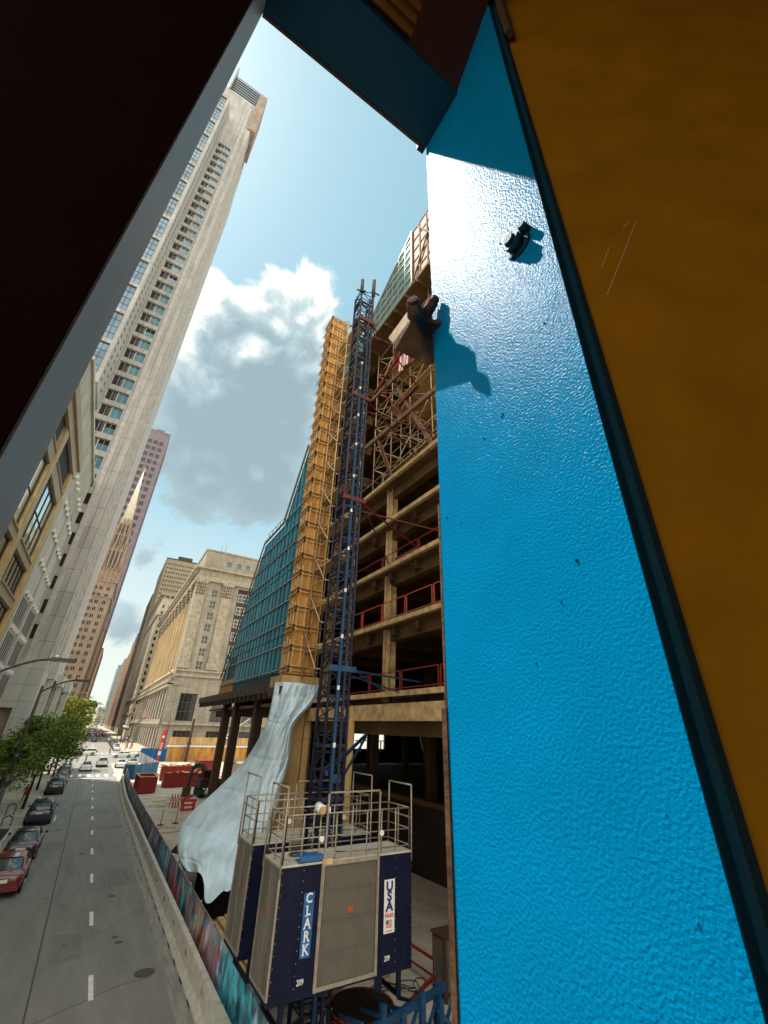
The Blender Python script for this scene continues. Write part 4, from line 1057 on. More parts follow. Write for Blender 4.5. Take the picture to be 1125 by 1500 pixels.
for k,z in enumerate((9.9,16.9,22.8,28.5)):
    t2=thing('mast_tie',['blue tie arms bracing the mast at the lowest open floor','red tie arms bracing the mast to the second slab edge','red tie arms bracing the mast to the fourth slab edge','highest tie arms bracing the mast inside the shoring'][k],'brace',(7.5,14.8,z),'tie arms from mast to building')
    s=MB(); s.bar((mx1,my0,z),(XF+.3,my0+2.2,z-.35 if k else z+.1),.06); s.bar((mx1,my1,z),(XF+.3,my1-1.0 if k else my1+3,z-.3),.05); s.bar((mx1,my0,z+.12),(XF+.3,my1+4.5,z-.2),.05); s.build('tie_arm','mast_blue' if k==0 else 'tie_red',t2)
    s=MB(); s.box(mx0-.12,mx1+.2,my0-.12,my0-.06,z-.08,z+.12); s.box(XF+.1,XF+.3,my0+2,my1+3.5,z-.5,z-.2); s.build('tie_clamp','tie_red' if k else 'mast_blue',t2)
t=thing('mast_strut','dark blue slanted strut fixed low on the hoist mast','brace',(7.4,14.8,7.2))
s=MB(); s.bar((6.8,14.3,6.72),(10.9,19.,7.8),.08,.12); s.bar((7.3,14.3,6.5),(10.9,19.,7.7),.06,.09); s.box(6.95,7.3,14.27,14.34,6.45,6.7); s.build('strut_beam','mast_blue',t)
# ------------------------------------------------------------------ hoist cars
def rail_frame(m,p,q,z0,h,mid=True,posts=2,r=.022):
    p=Vector((*p,0)); q=Vector((*q,0))
    for i in range(posts):
        a=p.lerp(q,i/(posts-1)); m.tube(a+Vector((0,0,z0-.25)),a+Vector((0,0,z0+h)),r,6)
    m.tube(p+Vector((0,0,z0+h)),q+Vector((0,0,z0+h)),r,6)
    if mid: m.tube(p+Vector((0,0,z0+h*.5)),q+Vector((0,0,z0+h*.5)),r*.8,6); m.tube(p+Vector((0,0,z0+.12)),q+Vector((0,0,z0+.12)),r*.8,6)
def hoist(label,x0,y0,x1,y1,z0,z1,front):
    t=thing('hoist_car',label,'hoist',((x0+x1)/2,(y0+y1)/2,z0),'construction hoist cars')
    d0,d1=x0+1.18,x0+2.93
    m=MB(); m.box(x0+.03,d0,y0,y0+.05,z0,z1); m.box(d1,x1,y0,y0+.05,z0,z1); m.box(x0+.05,x1,y1-.05,y1,z0,z1); m.box(x1-.05,x1,y0+.05,y1-.05,z0,z1)
    for x in (x0+.03,x0+.62,d0-.05,d1,d1+.58,x1-.06): m.box(x,x+.05,y0-.018,y0-.0005,z0,z1)
    for z in (z0+.02,(z0+z1)/2,z1-.08): m.box(x0+.03,d0,y0-.012,y0-.0004,z,z+.05); m.box(d1,x1,y0-.012,y0-.0004,z,z+.05)
    m.build('body_panel','navy',t); m=MB()
    for x in (x0+.055,x0+.645,d0-.025,d1+.025,d1+.605,x1-.035):
        for q in range(11): m.tube((x,y0-.018,z0+.12+.22*q),(x,y0-.026,z0+.12+.22*q),.011,8)
    m.build('rivet','galv',t,kind='stuff')
    m=MB(); m.box(x0,x0+.028,y0+.04,y1-.04,z0+.05,z1-.02); m.build('side_door','panel_grey',t)
    m=MB(); m.box(x0-.02,x0+.03,y0,y0+.04,z0,z1); m.box(x0-.02,x0+.03,y1-.04,y1,z0,z1); m.box(x0-.02,x0-.001,y0+.04,y1-.04,z1-.02,z1+.02); m.box(x0-.02,x0-.001,y0+.04,y1-.04,z0,z0+.06); m.box(x0-.012,x0-.001,(y0+y1)/2-.01,(y0+y1)/2+.01,z0,z1); m.build('side_frame','galv',t)
    m=MB(); m.box(x0-.008,x0-.001,y0+.55,y0+.72,z0+1.3,z0+1.5); m.build('warning_sign','orange_red',t)
    m=MB(); m.box(d0,d1,y0+.01,y0+.04,z0,z1-.05); 
    for k in range(1,4): m.box(d0,d1,y0-.004,y0+.0095,z0+.6*k,z0+.6*k+.035)
    m.build('front_door','shutter_grey',t)
    m=MB(); m.box(d0-.03,d0+.05,y0-.04,y0-.019,z0-.05,z1); m.box(d1-.05,d1+.03,y0-.04,y0-.019,z0-.05,z1); m.box(d0,d1,y0-.03,y0-.005,z0-.05,z0+.03); m.box(d0,d1,y0-.035,y0-.005,z1-.06,z1+.03); m.build('door_frame','galv',t)
    m=MB(); m.box(d0+.83,d0+.99,y0-.008,y0-.005,z0+1.3,z0+1.44); m.build('warning_sign','orange_red',t)
    m=MB(); m.box(x0,x1,y0,y1,z1,z1+.05); m.box(x0+.35,x0+1.3,y0+.2,y1-.2,z1+.051,z1+.075); m.build('roof','roof_grey',t,label='dusty pale roof deck')
    m=MB(); m.box(x0,x1,y0,y1,z0-.10,z0-.001); 
    for x in (x0+.35,x1-.45): m.box(x,x+.12,y0+.02,y0+.1,z0-.55,z0-.1); m.box(x,x+.12,y1-.1,y1-.02,z0-.55,z0-.1); m.box(x,x+.12,y0+.02,y1-.02,z0-.6,z0-.55)
    m.box(d1-.02,d1+.2,y0-.03,y0-.0,z0-.35,z0+.1)
    m.build('floor_frame','navy',t)
    m=MB(); zr=z1+.05; e=.05
    rail_frame(m,(x0+e,y0+e),(x1-e,y0+e),zr,1.05,True,9); rail_frame(m,(x0+e,y1-e),(x1-e,y1-e),zr,1.05,True,7)
    rail_frame(m,(x0+e,y0+e),(x0+e,y1-e),zr,1.05,True,3); rail_frame(m,(x1-e,y0+e),(x1-e,y1-e),zr,1.05,True,3)
    m.build('guard_rail','galv',t)
    m=MB()
    for (a,b,za,h) in ((((x0-.02),y0-.02),(x0-.02,y1),z1-.2,1.95),((x1,y0),(x1,y1),z1-.2,1.9)):
        p=Vector((*a,za)) if not isinstance(a,float) else None; q=Vector((*b,za))
        for c in (p,q): m.tube(c,c+Vector((0,0,h)),.026,6)
        m.tube(p+Vector((0,0,h)),q+Vector((0,0,h)),.026,6); m.tube(p+Vector((0,0,h-.85)),q+Vector((0,0,h-.85)),.02,6)
    for a,b,h,zb in (((d0+.02,y0-.05),(d1-.02,y0-.05),1.62,z1-1.0),):
        for c in (a,b): m.box(c[0]-.022,c[0]+.022,c[1]-.02,c[1]+.02,zb,z1+h)
        m.box(a[0]-.022,b[0]+.022,a[1]-.02,a[1]+.02,z1+h-.04,z1+h)
    m.build('gate_guide','galv',t)
    m=MB()
    for x in (d0-.12,d1+.06): m.tube((x,y0-.04,z1+.55),(x,y0-.09,z1+.55),.07,14); 
    m.build('pulley_wheel','white_metal',t)
    if front:
        m=MB(); m.box(x0+.5,x0+1.16,y0-.03,y0+.35,z1+.08,z1+.2); m.build('blue_channel','hoist_blue',t)
        m=MB(); m.tube((x0+1.0,y0+.2,z1+1.25),(x0+1.0,y0-.12,z1+1.2),.12,16); m.build('siren','white_metal',t); m=MB(); m.tube((x0+1.0,y0-.121,z1+1.2),(x0+1.0,y0-.14,z1+1.2),.12,16,.09); m.build('siren_cap','plywood_pale',t)
        m=MB(); rr=random.Random(2)
        for k in range(3):
            c=Vector((x0+.75,y0+.7,z1+.09)); pts=[c+Vector((math.cos(a)*(.2+.04*k),math.sin(a)*(.14+.03*k),.01*k)) for a in [i*.5 for i in range(14)]]; m.path(pts,.012,5)
        m.path([(x0+1.9,y0+.7,z1+.07),(x0+2.3,y0+.5,z1+.07),(x0+2.5,y0+.55,z1+.07),(x0+2.9,y0+.42,z1+.07)],.014,5); m.build('cable','frame_dark',t)
        m=MB(); m.box(d0-.02,d0+.25,y0-.06,y0+.02,z1-.02,z1+.1); m.build('latch','timber',t)
        bn=MB(); bn.box(x0+.72,x0+1.0,y0-.026,y0-.020,z0+.62,z0+1.86); bn.build('name_banner','hoist_blue',t)
        for i,c in enumerate('CLARK'):
            zz=z0+1.74-.243*i; o=text_part(c,.27,(x0+.86,y0-.029,zz),'white_metal',t,'banner_letter',bold=.006,sx=.95)
        # small serifs on the straight strokes
        sf=MB(); yy=y0-.0325
        def ser(cx,cz,w=.07): sf.box(x0+.86+cx-w/2,x0+.86+cx+w/2,yy,y0-.0265,cz-.007,cz+.007)
        h=.095; B_=z0+1.74
        ser(-.05,B_-.243-h); ser(-.05,B_-.243+h); ser(-.075,B_-.486-h,.06); ser(.075,B_-.486-h,.06); ser(-.055,B_-.729-h); ser(.07,B_-.729-h,.05); ser(-.055,B_-.972-h); ser(-.055,B_-.972+h); ser(.07,B_-.972-h,.05); ser(.065,B_-.972+h,.05)
        sf.build('letter_serif','white_metal',t)
        bn=MB(); bn.box(x1-.95,x1-.60,y0-.026,y0-.020,z0+.72,z0+1.86); bn.build('maker_sign','white_metal',t)
        for i,c in enumerate('USA'): text_part(c,.29,(x1-.775,y0-.029,z0+1.70-.215*i),'navy_ink',t,'sign_letter',bold=.012,sx=1.15)
        text_part('Hoist',.155,(x1-.775,y0-.029,z0+1.09),'red_flat',t,'sign_letter',bold=.003,sx=.84)
        f=MB(); 
        for k in range(5): f.box(x1-.88,x1-.68,y0-.029,y0-.027,z0+.83+.035*k,z0+.848+.035*k)
        f.box(x1-.88,x1-.80,y0-.031,y0-.0295,z0+.92,z0+.99,1); f.build('sign_flag',['red_flat','hoist_blue'],t)
        text_part('USA HOIST',.05,(x1-.775,y0-.029,z0+.765),'red_flat',t,'sign_letter',sx=.9)
        text_part('209',.15,(x0+.80,y0-.02,z0+.20),'white_metal',t,'unit_number',bold=.002,sx=.8)
        text_part('209',.15,(x1-.82,y0-.02,z0+.22),'white_metal',t,'unit_number',bold=.002,sx=.8)
    return t
mat('navy_ink',(.015,.03,.12),.5)
hoist('front construction hoist car, navy with grey roller door and lettered banners',5.1,13.,9.2,14.3,2.36,4.77,True)
hoist('rear construction hoist car, navy, half hidden behind the lettered one',5.02,15.3,9.1,16.7,2.43,4.83,False)
t=thing('cable_drum','round red and blue base enclosure of cable coils under the hoist','hoist base',(8.9,14.4,0))
m=MB()
for k in range(9):
    r=.95-.02*(k%3)
    pts=[(8.6+r*math.cos(a),14.6+r*math.sin(a),.35+.09*k) for a in [i*2*math.pi/24 for i in range(25)]]; m.path(pts,.035,6)
m.build('cable_coil','red_paint',t); m=MB().tube((8.6,14.6,0),(8.6,14.6,1.1),.82,20); m.build('drum','interior_dark',t)
# blue steel frames and red rails at the foot of the hoist
t=thing('steel_frame_pile','pile of dark blue steel frames and struts at the foot of the hoist','steel frames',(8.7,13.5,0))
m=MB(); rr=random.Random(21)
for i in range(5):
    x=7.6+.62*i; m.box(x,x+.14,12.9,13.04,0,1.5+.25*(i%2)); m.bar((x,13,1.3),(x+.62,12.7+.5*(i%2),.7),.08); m.bar((x,13,.5),(x+.62,13.1,1.4),.07); m.bar((x+.1,13,1.5),(x+.1,14.2,1.2),.07)
m.bar((7.2,12.8,1.35),(10.6,13.3,1.55),.12,.16); m.bar((7.4,13.3,.5),(10.4,13.6,.6),.1); m.box(10.3,10.46,13.3,13.5,0,1.6)
m.build('blue_strut','mast_blue',t); MB().box(8.4,10.6,13.6,14.6,.05,.3).box(10.0,11.2,13.9,14.8,.06,.5).build('concrete_block','concrete_barrier',t)
t=thing('control_cabinet','grey door electrical cabinet in a rusty red frame next to the pillar edge','cabinet',(13.1,16.1,0))
m=MB(); m.box(12.45,13.15,15.62,16.3,.15,1.6); m.box(12.4,13.2,15.6,16.35,1.6,1.66); m.box(12.4,12.5,15.55,15.65,0,1.6); m.box(13.1,13.2,15.55,15.65,0,1.6); m.build('frame','rust',t)
MB().box(12.435,12.449,15.72,16.22,.25,1.52).box(12.55,13.08,15.60,15.615,.25,1.52).build('door','panel_grey',t)
t=thing('red_rail_barrier','low red pipe barrier on the ground between hoist and cabinet','barrier',(12,17,0))
m=MB(); m.bar((12.6,18.5,.75),(12.7,16.3,.75),.07); m.bar((12.6,18.5,.3),(12.7,16.3,.3),.05); m.bar((12.6,18.5,0),(12.6,18.5,.8),.07); m.bar((12.5,16.2,.5),(10.2,15.2,.35),.09); m.bar((10.2,15.2,0),(10.2,15.2,.5),.07); m.build('pipe','red_paint',t)
t=thing('loose_cables','tangle of dark cables lying on the dusty ground right of the hoist','cables',(11.2,17.2,0))
m=MB()
for k in range(5):
    c=Vector((11.0+.25*k,17.3-.2*k,.1)); pts=[c+Vector((math.cos(a+k)*(.35+.1*math.sin(3*a)),math.sin(a)*(.25+.05*k),.03*k)) for a in [i*.45 for i in range(14)]]; m.path(pts,.018,5)
m.build('cable','frame_dark',t); MB().box(10.9,11.7,17.9,18.7,.04,.3).build('wood_block','plywood_pale',t)
t=thing('lumber_stack','stack of pale planks and pipes on the ground left of the rear hoist car','lumber',(6.6,20,0))
m=MB(); rr=random.Random(6)
for k in range(4):
    for i in range(8): x=6.0+.34*i+rr.uniform(-.03,.03); m.box(x,x+.26,18.2+rr.uniform(-.4,.4),23.6+rr.uniform(-.5,.5),.12+.17*k,.24+.17*k)
m.build('plank','plywood_pale',t); m=MB()
for i in range(6): m.tube((6.0+.2*i,16.6,.15),(8.8+.2*i,17.8,.18),.05,7)
m.build('pipe','galv',t)
# dark shed of sheet piles under the tarpaulin
t=thing('dark_shed','dark brown ribbed site shed in shadow beneath the tarpaulin','shed',(9,26,0))
m=MB(); m.box(7.0,10.5,25.9,30.0,0,1.5)
for i in range(12): m.box(7.02+.3*i,7.1+.3*i,25.82,25.899,0,1.5)
for i in range(13): m.box(6.92,6.999,25.95+.3*i,26.05+.3*i,0,1.5)
m.build('ribbed_wall','interior_dark',t); MB().box(6.9,10.6,25.8,30.1,1.5,1.56).build('roof','steel_brown',t)
# ------------------------------------------------------------------ jersey barriers and mural fence
def jersey(L):
    m=MB(); p=[(-.28,0),(-.28,.08),(-.16,.30),(-.09,.80),(.09,.80),(.16,.30),(.28,.08),(.28,0)]
    m.prism([(x,z) for x,z in p],'y',.012,L-.012); return m
jm=jersey(3.05).mesh('concrete_body',['concrete_barrier']); m=MB()
for i in range(2): m.box(-.292,-.281+.0,.5+1.5*i,1.0+1.5*i,.0,.07)
for i in range(3): m.bar((-.135,1.2+.15*i,.45),(-.125,1.25+.15*i,.60),.02)
jk=m.mesh('scuff_mark',['dark_metal'])
def barrier_run(pts,names,n0):
    i=0; y=14.2; x=pts(14.2)
    out=[]
    while y<86:
        x0=pts(y); dx=pts(y+3.06)-x0; L=math.hypot(dx,3.06)
        rz=-math.atan2(dx,3.06)
        k=len(out)
        lab=names(k)
        b=thing('jersey_barrier',lab,'barrier',(x0,y,0),'concrete road barriers'); b.rotation_euler=(0,0,rz+rr.uniform(-.004,.004))
        a=bpy.data.objects.new('concrete_body',jm); COL.objects.link(a); a.parent=b
        a=bpy.data.objects.new('scuff_mark',jk); COL.objects.link(a); a.parent=b
        out.append(b); y+=3.05*math.cos(rz)
    return out
ordw=['nearest','second','third','fourth','fifth','sixth','seventh','eighth','ninth','tenth','eleventh','twelfth','thirteenth','fourteenth','fifteenth','sixteenth','seventeenth','eighteenth','nineteenth','twentieth','twenty-first','twenty-second','twenty-third','twenty-fourth','twenty-fifth','twenty-sixth']
def bx_(y): return 5.30 if y<60 else 5.30+(y-60)**1.35*.0105
barrier_run(bx_,lambda k: f'{ordw[k]} concrete barrier from the camera in the row along the road' if k<23 else 'farthest concrete barrier of the row along the road',0)
# mural fabric
def mural():
    m_,nt,b=_new('mural'); N=nt.nodes; L=nt.links
    g=N.new('ShaderNodeNewGeometry'); mp=N.new('ShaderNodeMapping'); L.new(g.outputs['Position'],mp.inputs[0]); mp.inputs['Rotation'].default_value=(.5,0,0); mp.inputs['Scale'].default_value=(1,1.3,.75)
    n0=N.new('ShaderNodeTexNoise'); n0.inputs['Scale'].default_value=1.1; n0.inputs['Detail'].default_value=5; L.new(mp.outputs[0],n0.inputs[0])
    wp=N.new('ShaderNodeVectorMath'); wp.operation='MULTIPLY_ADD'; L.new(n0.outputs['Color'],wp.inputs[0]); wp.inputs[1].default_value=(1.4,1.4,1.4); L.new(mp.outputs[0],wp.inputs[2])
    vo=N.new('ShaderNodeTexVoronoi'); vo.inputs['Scale'].default_value=1.15; L.new(wp.outputs[0],vo.inputs[0])
    sc=N.new('ShaderNodeSeparateColor'); L.new(vo.outputs['Color'],sc.inputs[0])
    rp=N.new('ShaderNodeValToRGB'); rp.color_ramp.interpolation='CONSTANT'; e=rp.color_ramp.elements
    cols=[(.02,.12,.17),(.03,.25,.32),(.18,.17,.22),(.04,.05,.09),(.25,.03,.03),(.30,.30,.33),(.33,.14,.02),(.05,.09,.22),(.10,.06,.08),(.12,.32,.36)]
    e[0].color=(*cols[0],1); e[0].position=0; e[1].color=(*cols[1],1); e[1].position=.12
    for i,c in enumerate(cols[2:]): q=e.new(.22+.095*i); q.color=(*c,1)
    L.new(sc.outputs[0],rp.inputs[0])
    # regions: teal near the camera, warm in the middle, grey blue far away
    s=N.new('ShaderNodeSeparateXYZ'); L.new(g.outputs['Position'],s.inputs[0])
    r2=N.new('ShaderNodeMapRange'); r2.inputs[1].default_value=12; r2.inputs[2].default_value=90; L.new(s.outputs[1],r2.inputs[0])
    c2=N.new('ShaderNodeValToRGB'); q=c2.color_ramp.elements; q[0].position=0; q[0].color=(.03,.28,.36,1); q[1].position=1; q[1].color=(.14,.13,.13,1)
    for p,c in ((.07,(.05,.32,.40,1)),(.10,(.12,.12,.12,1)),(.13,(.30,.12,.05,1)),(.18,(.10,.07,.10,1)),(.26,(.07,.08,.14,1)),(.5,(.11,.11,.14,1))): z=q.new(p); z.color=c
    L.new(r2.outputs[0],c2.inputs[0])
    n1=N.new('ShaderNodeTexNoise'); n1.inputs['Scale'].default_value=2.4; n1.inputs['Detail'].default_value=6; L.new(wp.outputs[0],n1.inputs[0])
    mr=N.new('ShaderNodeMapRange'); mr.inputs[1].default_value=.38; mr.inputs[2].default_value=.62; L.new(n1.outputs[0],mr.inputs[0])
    mx=N.new('ShaderNodeMix'); mx.data_type='RGBA'; L.new(mr.outputs[0],mx.inputs['Factor']); L.new(rp.outputs[0],mx.inputs[6]); L.new(c2.outputs[0],mx.inputs[7])
    wv=N.new('ShaderNodeTexWave'); wv.inputs['Scale'].default_value=.8; wv.inputs['Distortion'].default_value=9; wv.inputs['Detail'].default_value=4; L.new(mp.outputs[0],wv.inputs[0])
    m2=N.new('ShaderNodeMapRange'); m2.inputs[3].default_value=.35; m2.inputs[4].default_value=2.3; L.new(wv.outputs[0],m2.inputs[0])
    m3=N.new('ShaderNodeMix'); m3.data_type='RGBA'; m3.blend_type='MULTIPLY'; m3.inputs['Factor'].default_value=1; L.new(mx.outputs[2],m3.inputs[6]); L.new(m2.outputs[0],m3.inputs[7])
    L.new(m3.outputs[2],b.inputs['Base Color']); b.inputs['Roughness'].default_value=.55; MATS['mural']=m_
mural()
t=thing('mural_fence','long site fence covered with a colourful painted mural, behind the road barriers','fence',(5.6,40,0))
y=13.0; k=0; rr=random.Random(31)
pm=MB()
while y<85.5:
    x=bx_(y)+.33; x2=bx_(y+2.44)+.33
    a=.02*math.sin(k*2.1); m=MB(); 
    nn=6
    vs=[]; 
    for i in range(nn+1):
        u=i/nn; xx=x+(x2-x)*u+.035*math.sin(u*math.pi)*math.sin(k*1.3)
        for z in (.05,.55,1.05,1.6): vs.append((xx+.02*math.sin(k+z*3),y+2.44*u,z)); 
    m.add(vs,[(i*4+j,i*4+j+1,(i+1)*4+j+1,(i+1)*4+j) for i in range(nn) for j in range(3)],0,True)
    vs2=[(v[0]+.03,v[1],v[2]) for v in vs]; m.add(vs2,[(i*4+j,(i+1)*4+j,(i+1)*4+j+1,i*4+j+1) for i in range(nn) for j in range(3)],0,True)
    m.build('mural_panel','mural',t); pm.tube((x+.06,y,0),(x+.06,y,1.68),.03,6); pm.tube((x+.03,y,1.62),(x2+.03,y+2.44,1.62),.02,5)
    y+=2.44; k+=1
pm.build('fence_post','galv',t)
def sheet_fence(name,label,pts,h,mtl,z0=.05):
    t=thing(name,label,'fence',(*pts[0],0)); m=MB(); p=MB()
    for a,b in zip(pts,pts[1:]):
        n=max(1,int(math.dist(a,b)/2.4)); 
        for i in range(n):
            u,v=i/n,(i+1)/n; A=(a[0]+(b[0]-a[0])*u,a[1]+(b[1]-a[1])*u); B=(a[0]+(b[0]-a[0])*v,a[1]+(b[1]-a[1])*v)
            m.bar((*A,z0+h/2),(*B,z0+h/2),.03+.01*(i%2),h); p.tube((*A,0),(*A,h+.1),.035,6)
        p.tube((*b,0),(*b,h+.1),.035,6)
    m.build('fabric',mtl,t); p.build('post','galv',t); return t
sheet_fence('blue_fence','teal blue screened fence behind the nearest red dumpster',[(6.1,86.5),(7.6,86.),(11.6,92)],2.0,'blue_fence')
sheet_fence('chain_fence','grey mesh fence running from the blue fence to the crossing',[(11.7,92.5),(11.4,110),(11.2,124)],1.9,'mural')
sheet_fence('dark_blue_fence','dark blue screened fence beside the red sign tower',[(11.4,126),(16.8,123.8)],2.6,'hoist_blue')
# plywood hoarding with pale rail in front of the court house
t=thing('plywood_hoarding','orange plywood hoarding with a pale rail along its top in front of the court house','hoarding',(26,124,0))
m=MB(); 
for i in range(20): m.box(16.9+1.9*i,18.78+1.9*i,124+.01*(i%2),124.1+.01*(i%2),.05,3.0)
m.build('plywood_board','plywood',t)
m=MB(); m.box(16.6,56,123.8,124.6,3.0,3.35); m.build('pale_ledge','white_metal',t)
m=MB()
for i in range(20): m.box(16.9+1.9*i,18.7+1.9*i,124.55,124.6,3.45,5.1)
m.build('upper_board','plywood_pale',t)
t=thing('sign_tower','red and white vertical banner sign standing at the fence corner','sign',(15.3,124.5,0))
m=MB(); m.box(14.95,15.75,124.3,124.4,.1,6.6); m.build('red_banner','red_flat',t); m=MB(); m.tube((15.9,124.4,0),(15.9,124.4,9.4),.12,8); m.build('post','steel_brown',t)
m=MB(); m.box(14.97,15.73,124.27,124.299,1.3,2.1); m.build('white_band','white_metal',t)
m=MB(); m.tube((15.35,124.297,5.1),(15.35,124.27,5.1),.28,14); 
for k in range(4): m.box(15.1,15.6,124.275,124.299,2.6+.35*k,2.75+.35*k)
m.build('white_mark','white_metal',t)
for x,y,h,lab in ((21.2,123,9.2,'dark steel post rising in front of the plywood hoarding'),(44,120,9.5,'dark steel post near the right end of the hoarding')):
    o=MB().box(x-.25,x+.25,y-.25,y+.25,0,h).box(x-.45,x+.45,y-.3,y+.3,3.6,4.0).box(x-.32,x+.32,y-.32,y+.32,0,.3).build('steel_post','steel_brown'); tag(o,lab,'post')
# ------------------------------------------------------------------ dumpsters
def dumpster(label,x,y,rz,L=4.2,Wd=2.1,H=1.85,fill=False):
    t=thing('dumpster',label,'dumpster',(0,0,0),'dark red dumpsters on the site')
    m=MB(); b=[(-Wd/2+.08,0.1),(Wd/2-.08,.1),(Wd/2,H),(-Wd/2,H)]
    th=.06
    m.bar((-Wd/2,0,H-.05),( -Wd/2,0,H-.05),.1)
    def pan(p,q,w): m.bar(p,q,w)
    # walls
    m.box(-Wd/2,-Wd/2+th,0,L,.15,H); m.box(Wd/2-th,Wd/2,0,L,.15,H); m.box(-Wd/2+th,Wd/2-th,0,th,.15,H); m.box(-Wd/2+th,Wd/2-th,L-th,L,.15,H); m.box(-Wd/2+.05,Wd/2-.05,.05,L-.05,.12,.2)
    m.build('box_wall','red_paint',t)
    m=MB(); n=int(L/.6)
    for i in range(n+1):
        y_=i*L/n; m.box(-Wd/2-.07,-Wd/2-.001,max(0,y_-.04),min(L,y_+.04),.15,H-.1); m.box(Wd/2+.001,Wd/2+.07,max(0,y_-.04),min(L,y_+.04),.15,H-.1)
    for i in range(4):
        x_=-Wd/2+.1+i*(Wd-.2)/3; m.box(x_-.04,x_+.04,-.07,-.001,.15,H-.1)
    m.build('rib','red_paint',t)
    m=MB(); m.box(-Wd/2-.08,Wd/2+.08,-.08,.0-.001+.07,H,H+.09); m.box(-Wd/2-.08,Wd/2+.08,L-.07,L+.08,H,H+.09); m.box(-Wd/2-.08,-Wd/2+.07,.07,L-.07,H,H+.09); m.box(Wd/2-.07,Wd/2+.08,.07,L-.07,H,H+.09); m.build('top_rim','timber' if not fill else 'red_paint',t)
    if fill:
        m=MB(); rr=random.Random(int(x*10))
        for i in range(40):
            p=Vector((rr.uniform(-Wd/2+.2,Wd/2-.2),rr.uniform(.2,L-.2),H-.25+rr.uniform(0,.35))); q=p+Vector((rr.uniform(-.6,.6),rr.uniform(-.8,.8),rr.uniform(-.1,.2))); m.bar(p,q,rr.uniform(.04,.25),rr.uniform(.02,.08))
        m.box(-Wd/2+.1,Wd/2-.1,.1,L-.1,H-.5,H-.25)
        m.build('debris','plywood_pale',t)
    t.location=(x,y,0); t.rotation_euler=(0,0,rz); return t
dumpster('open dark red dumpster nearest the road behind the mural fence, empty',8.0,69.0,0.02,4.6,2.0,1.85)
dumpster('long dark red dumpster lying crosswise, behind and right of the empty one',16.2,75.5,1.52,5.6,2.3,1.7,True)
dumpster('smaller dark red dumpster piled with scrap boards, farthest of the three',15.6,84.,1.5,4.4,2.3,1.9,True)
# ------------------------------------------------------------------ cars
def carpaint(name,c,rough=.25):
    m,nt,b=_new(name); b.inputs['Base Color'].default_value=(*c,1); b.inputs['Roughness'].default_value=rough; b.inputs['Coat Weight'].default_value=.8; b.inputs['Coat Roughness'].default_value=.05
    N=nt.nodes; L=nt.links; g=N.new('ShaderNodeTexCoord'); n=N.new('ShaderNodeTexNoise'); n.inputs['Scale'].default_value=3; n.inputs['Detail'].default_value=5; L.new(g.outputs['Object'],n.inputs[0])
    r=N.new('ShaderNodeMapRange'); r.inputs[3].default_value=rough*.8; r.inputs[4].default_value=rough*1.6; L.new(n.outputs[0],r.inputs[0]); L.new(r.outputs[0],b.inputs['Roughness']); MATS[name]=m
for n_,c in dict(car_maroon=(.16,.012,.012),car_black=(.018,.014,.014),car_darkred=(.016,.005,.006),car_navy=(.012,.022,.06),car_white=(.72,.72,.70),car_silver=(.42,.42,.42),car_grey=(.10,.10,.11),car_red=(.35,.02,.02),car_blue=(.03,.07,.22)).items(): carpaint(n_,c)
glass('car_glass',(.03,.045,.05),.04,spec=.9,var=.1,metal=.35)
mat('tail_red',(.16,.006,.006),.25,obj=True); mat('rim',(.35,.35,.35),.35,metal=.7,obj=True); mat('lamp_clear',(.7,.7,.65),.15,obj=True)
CARC={}
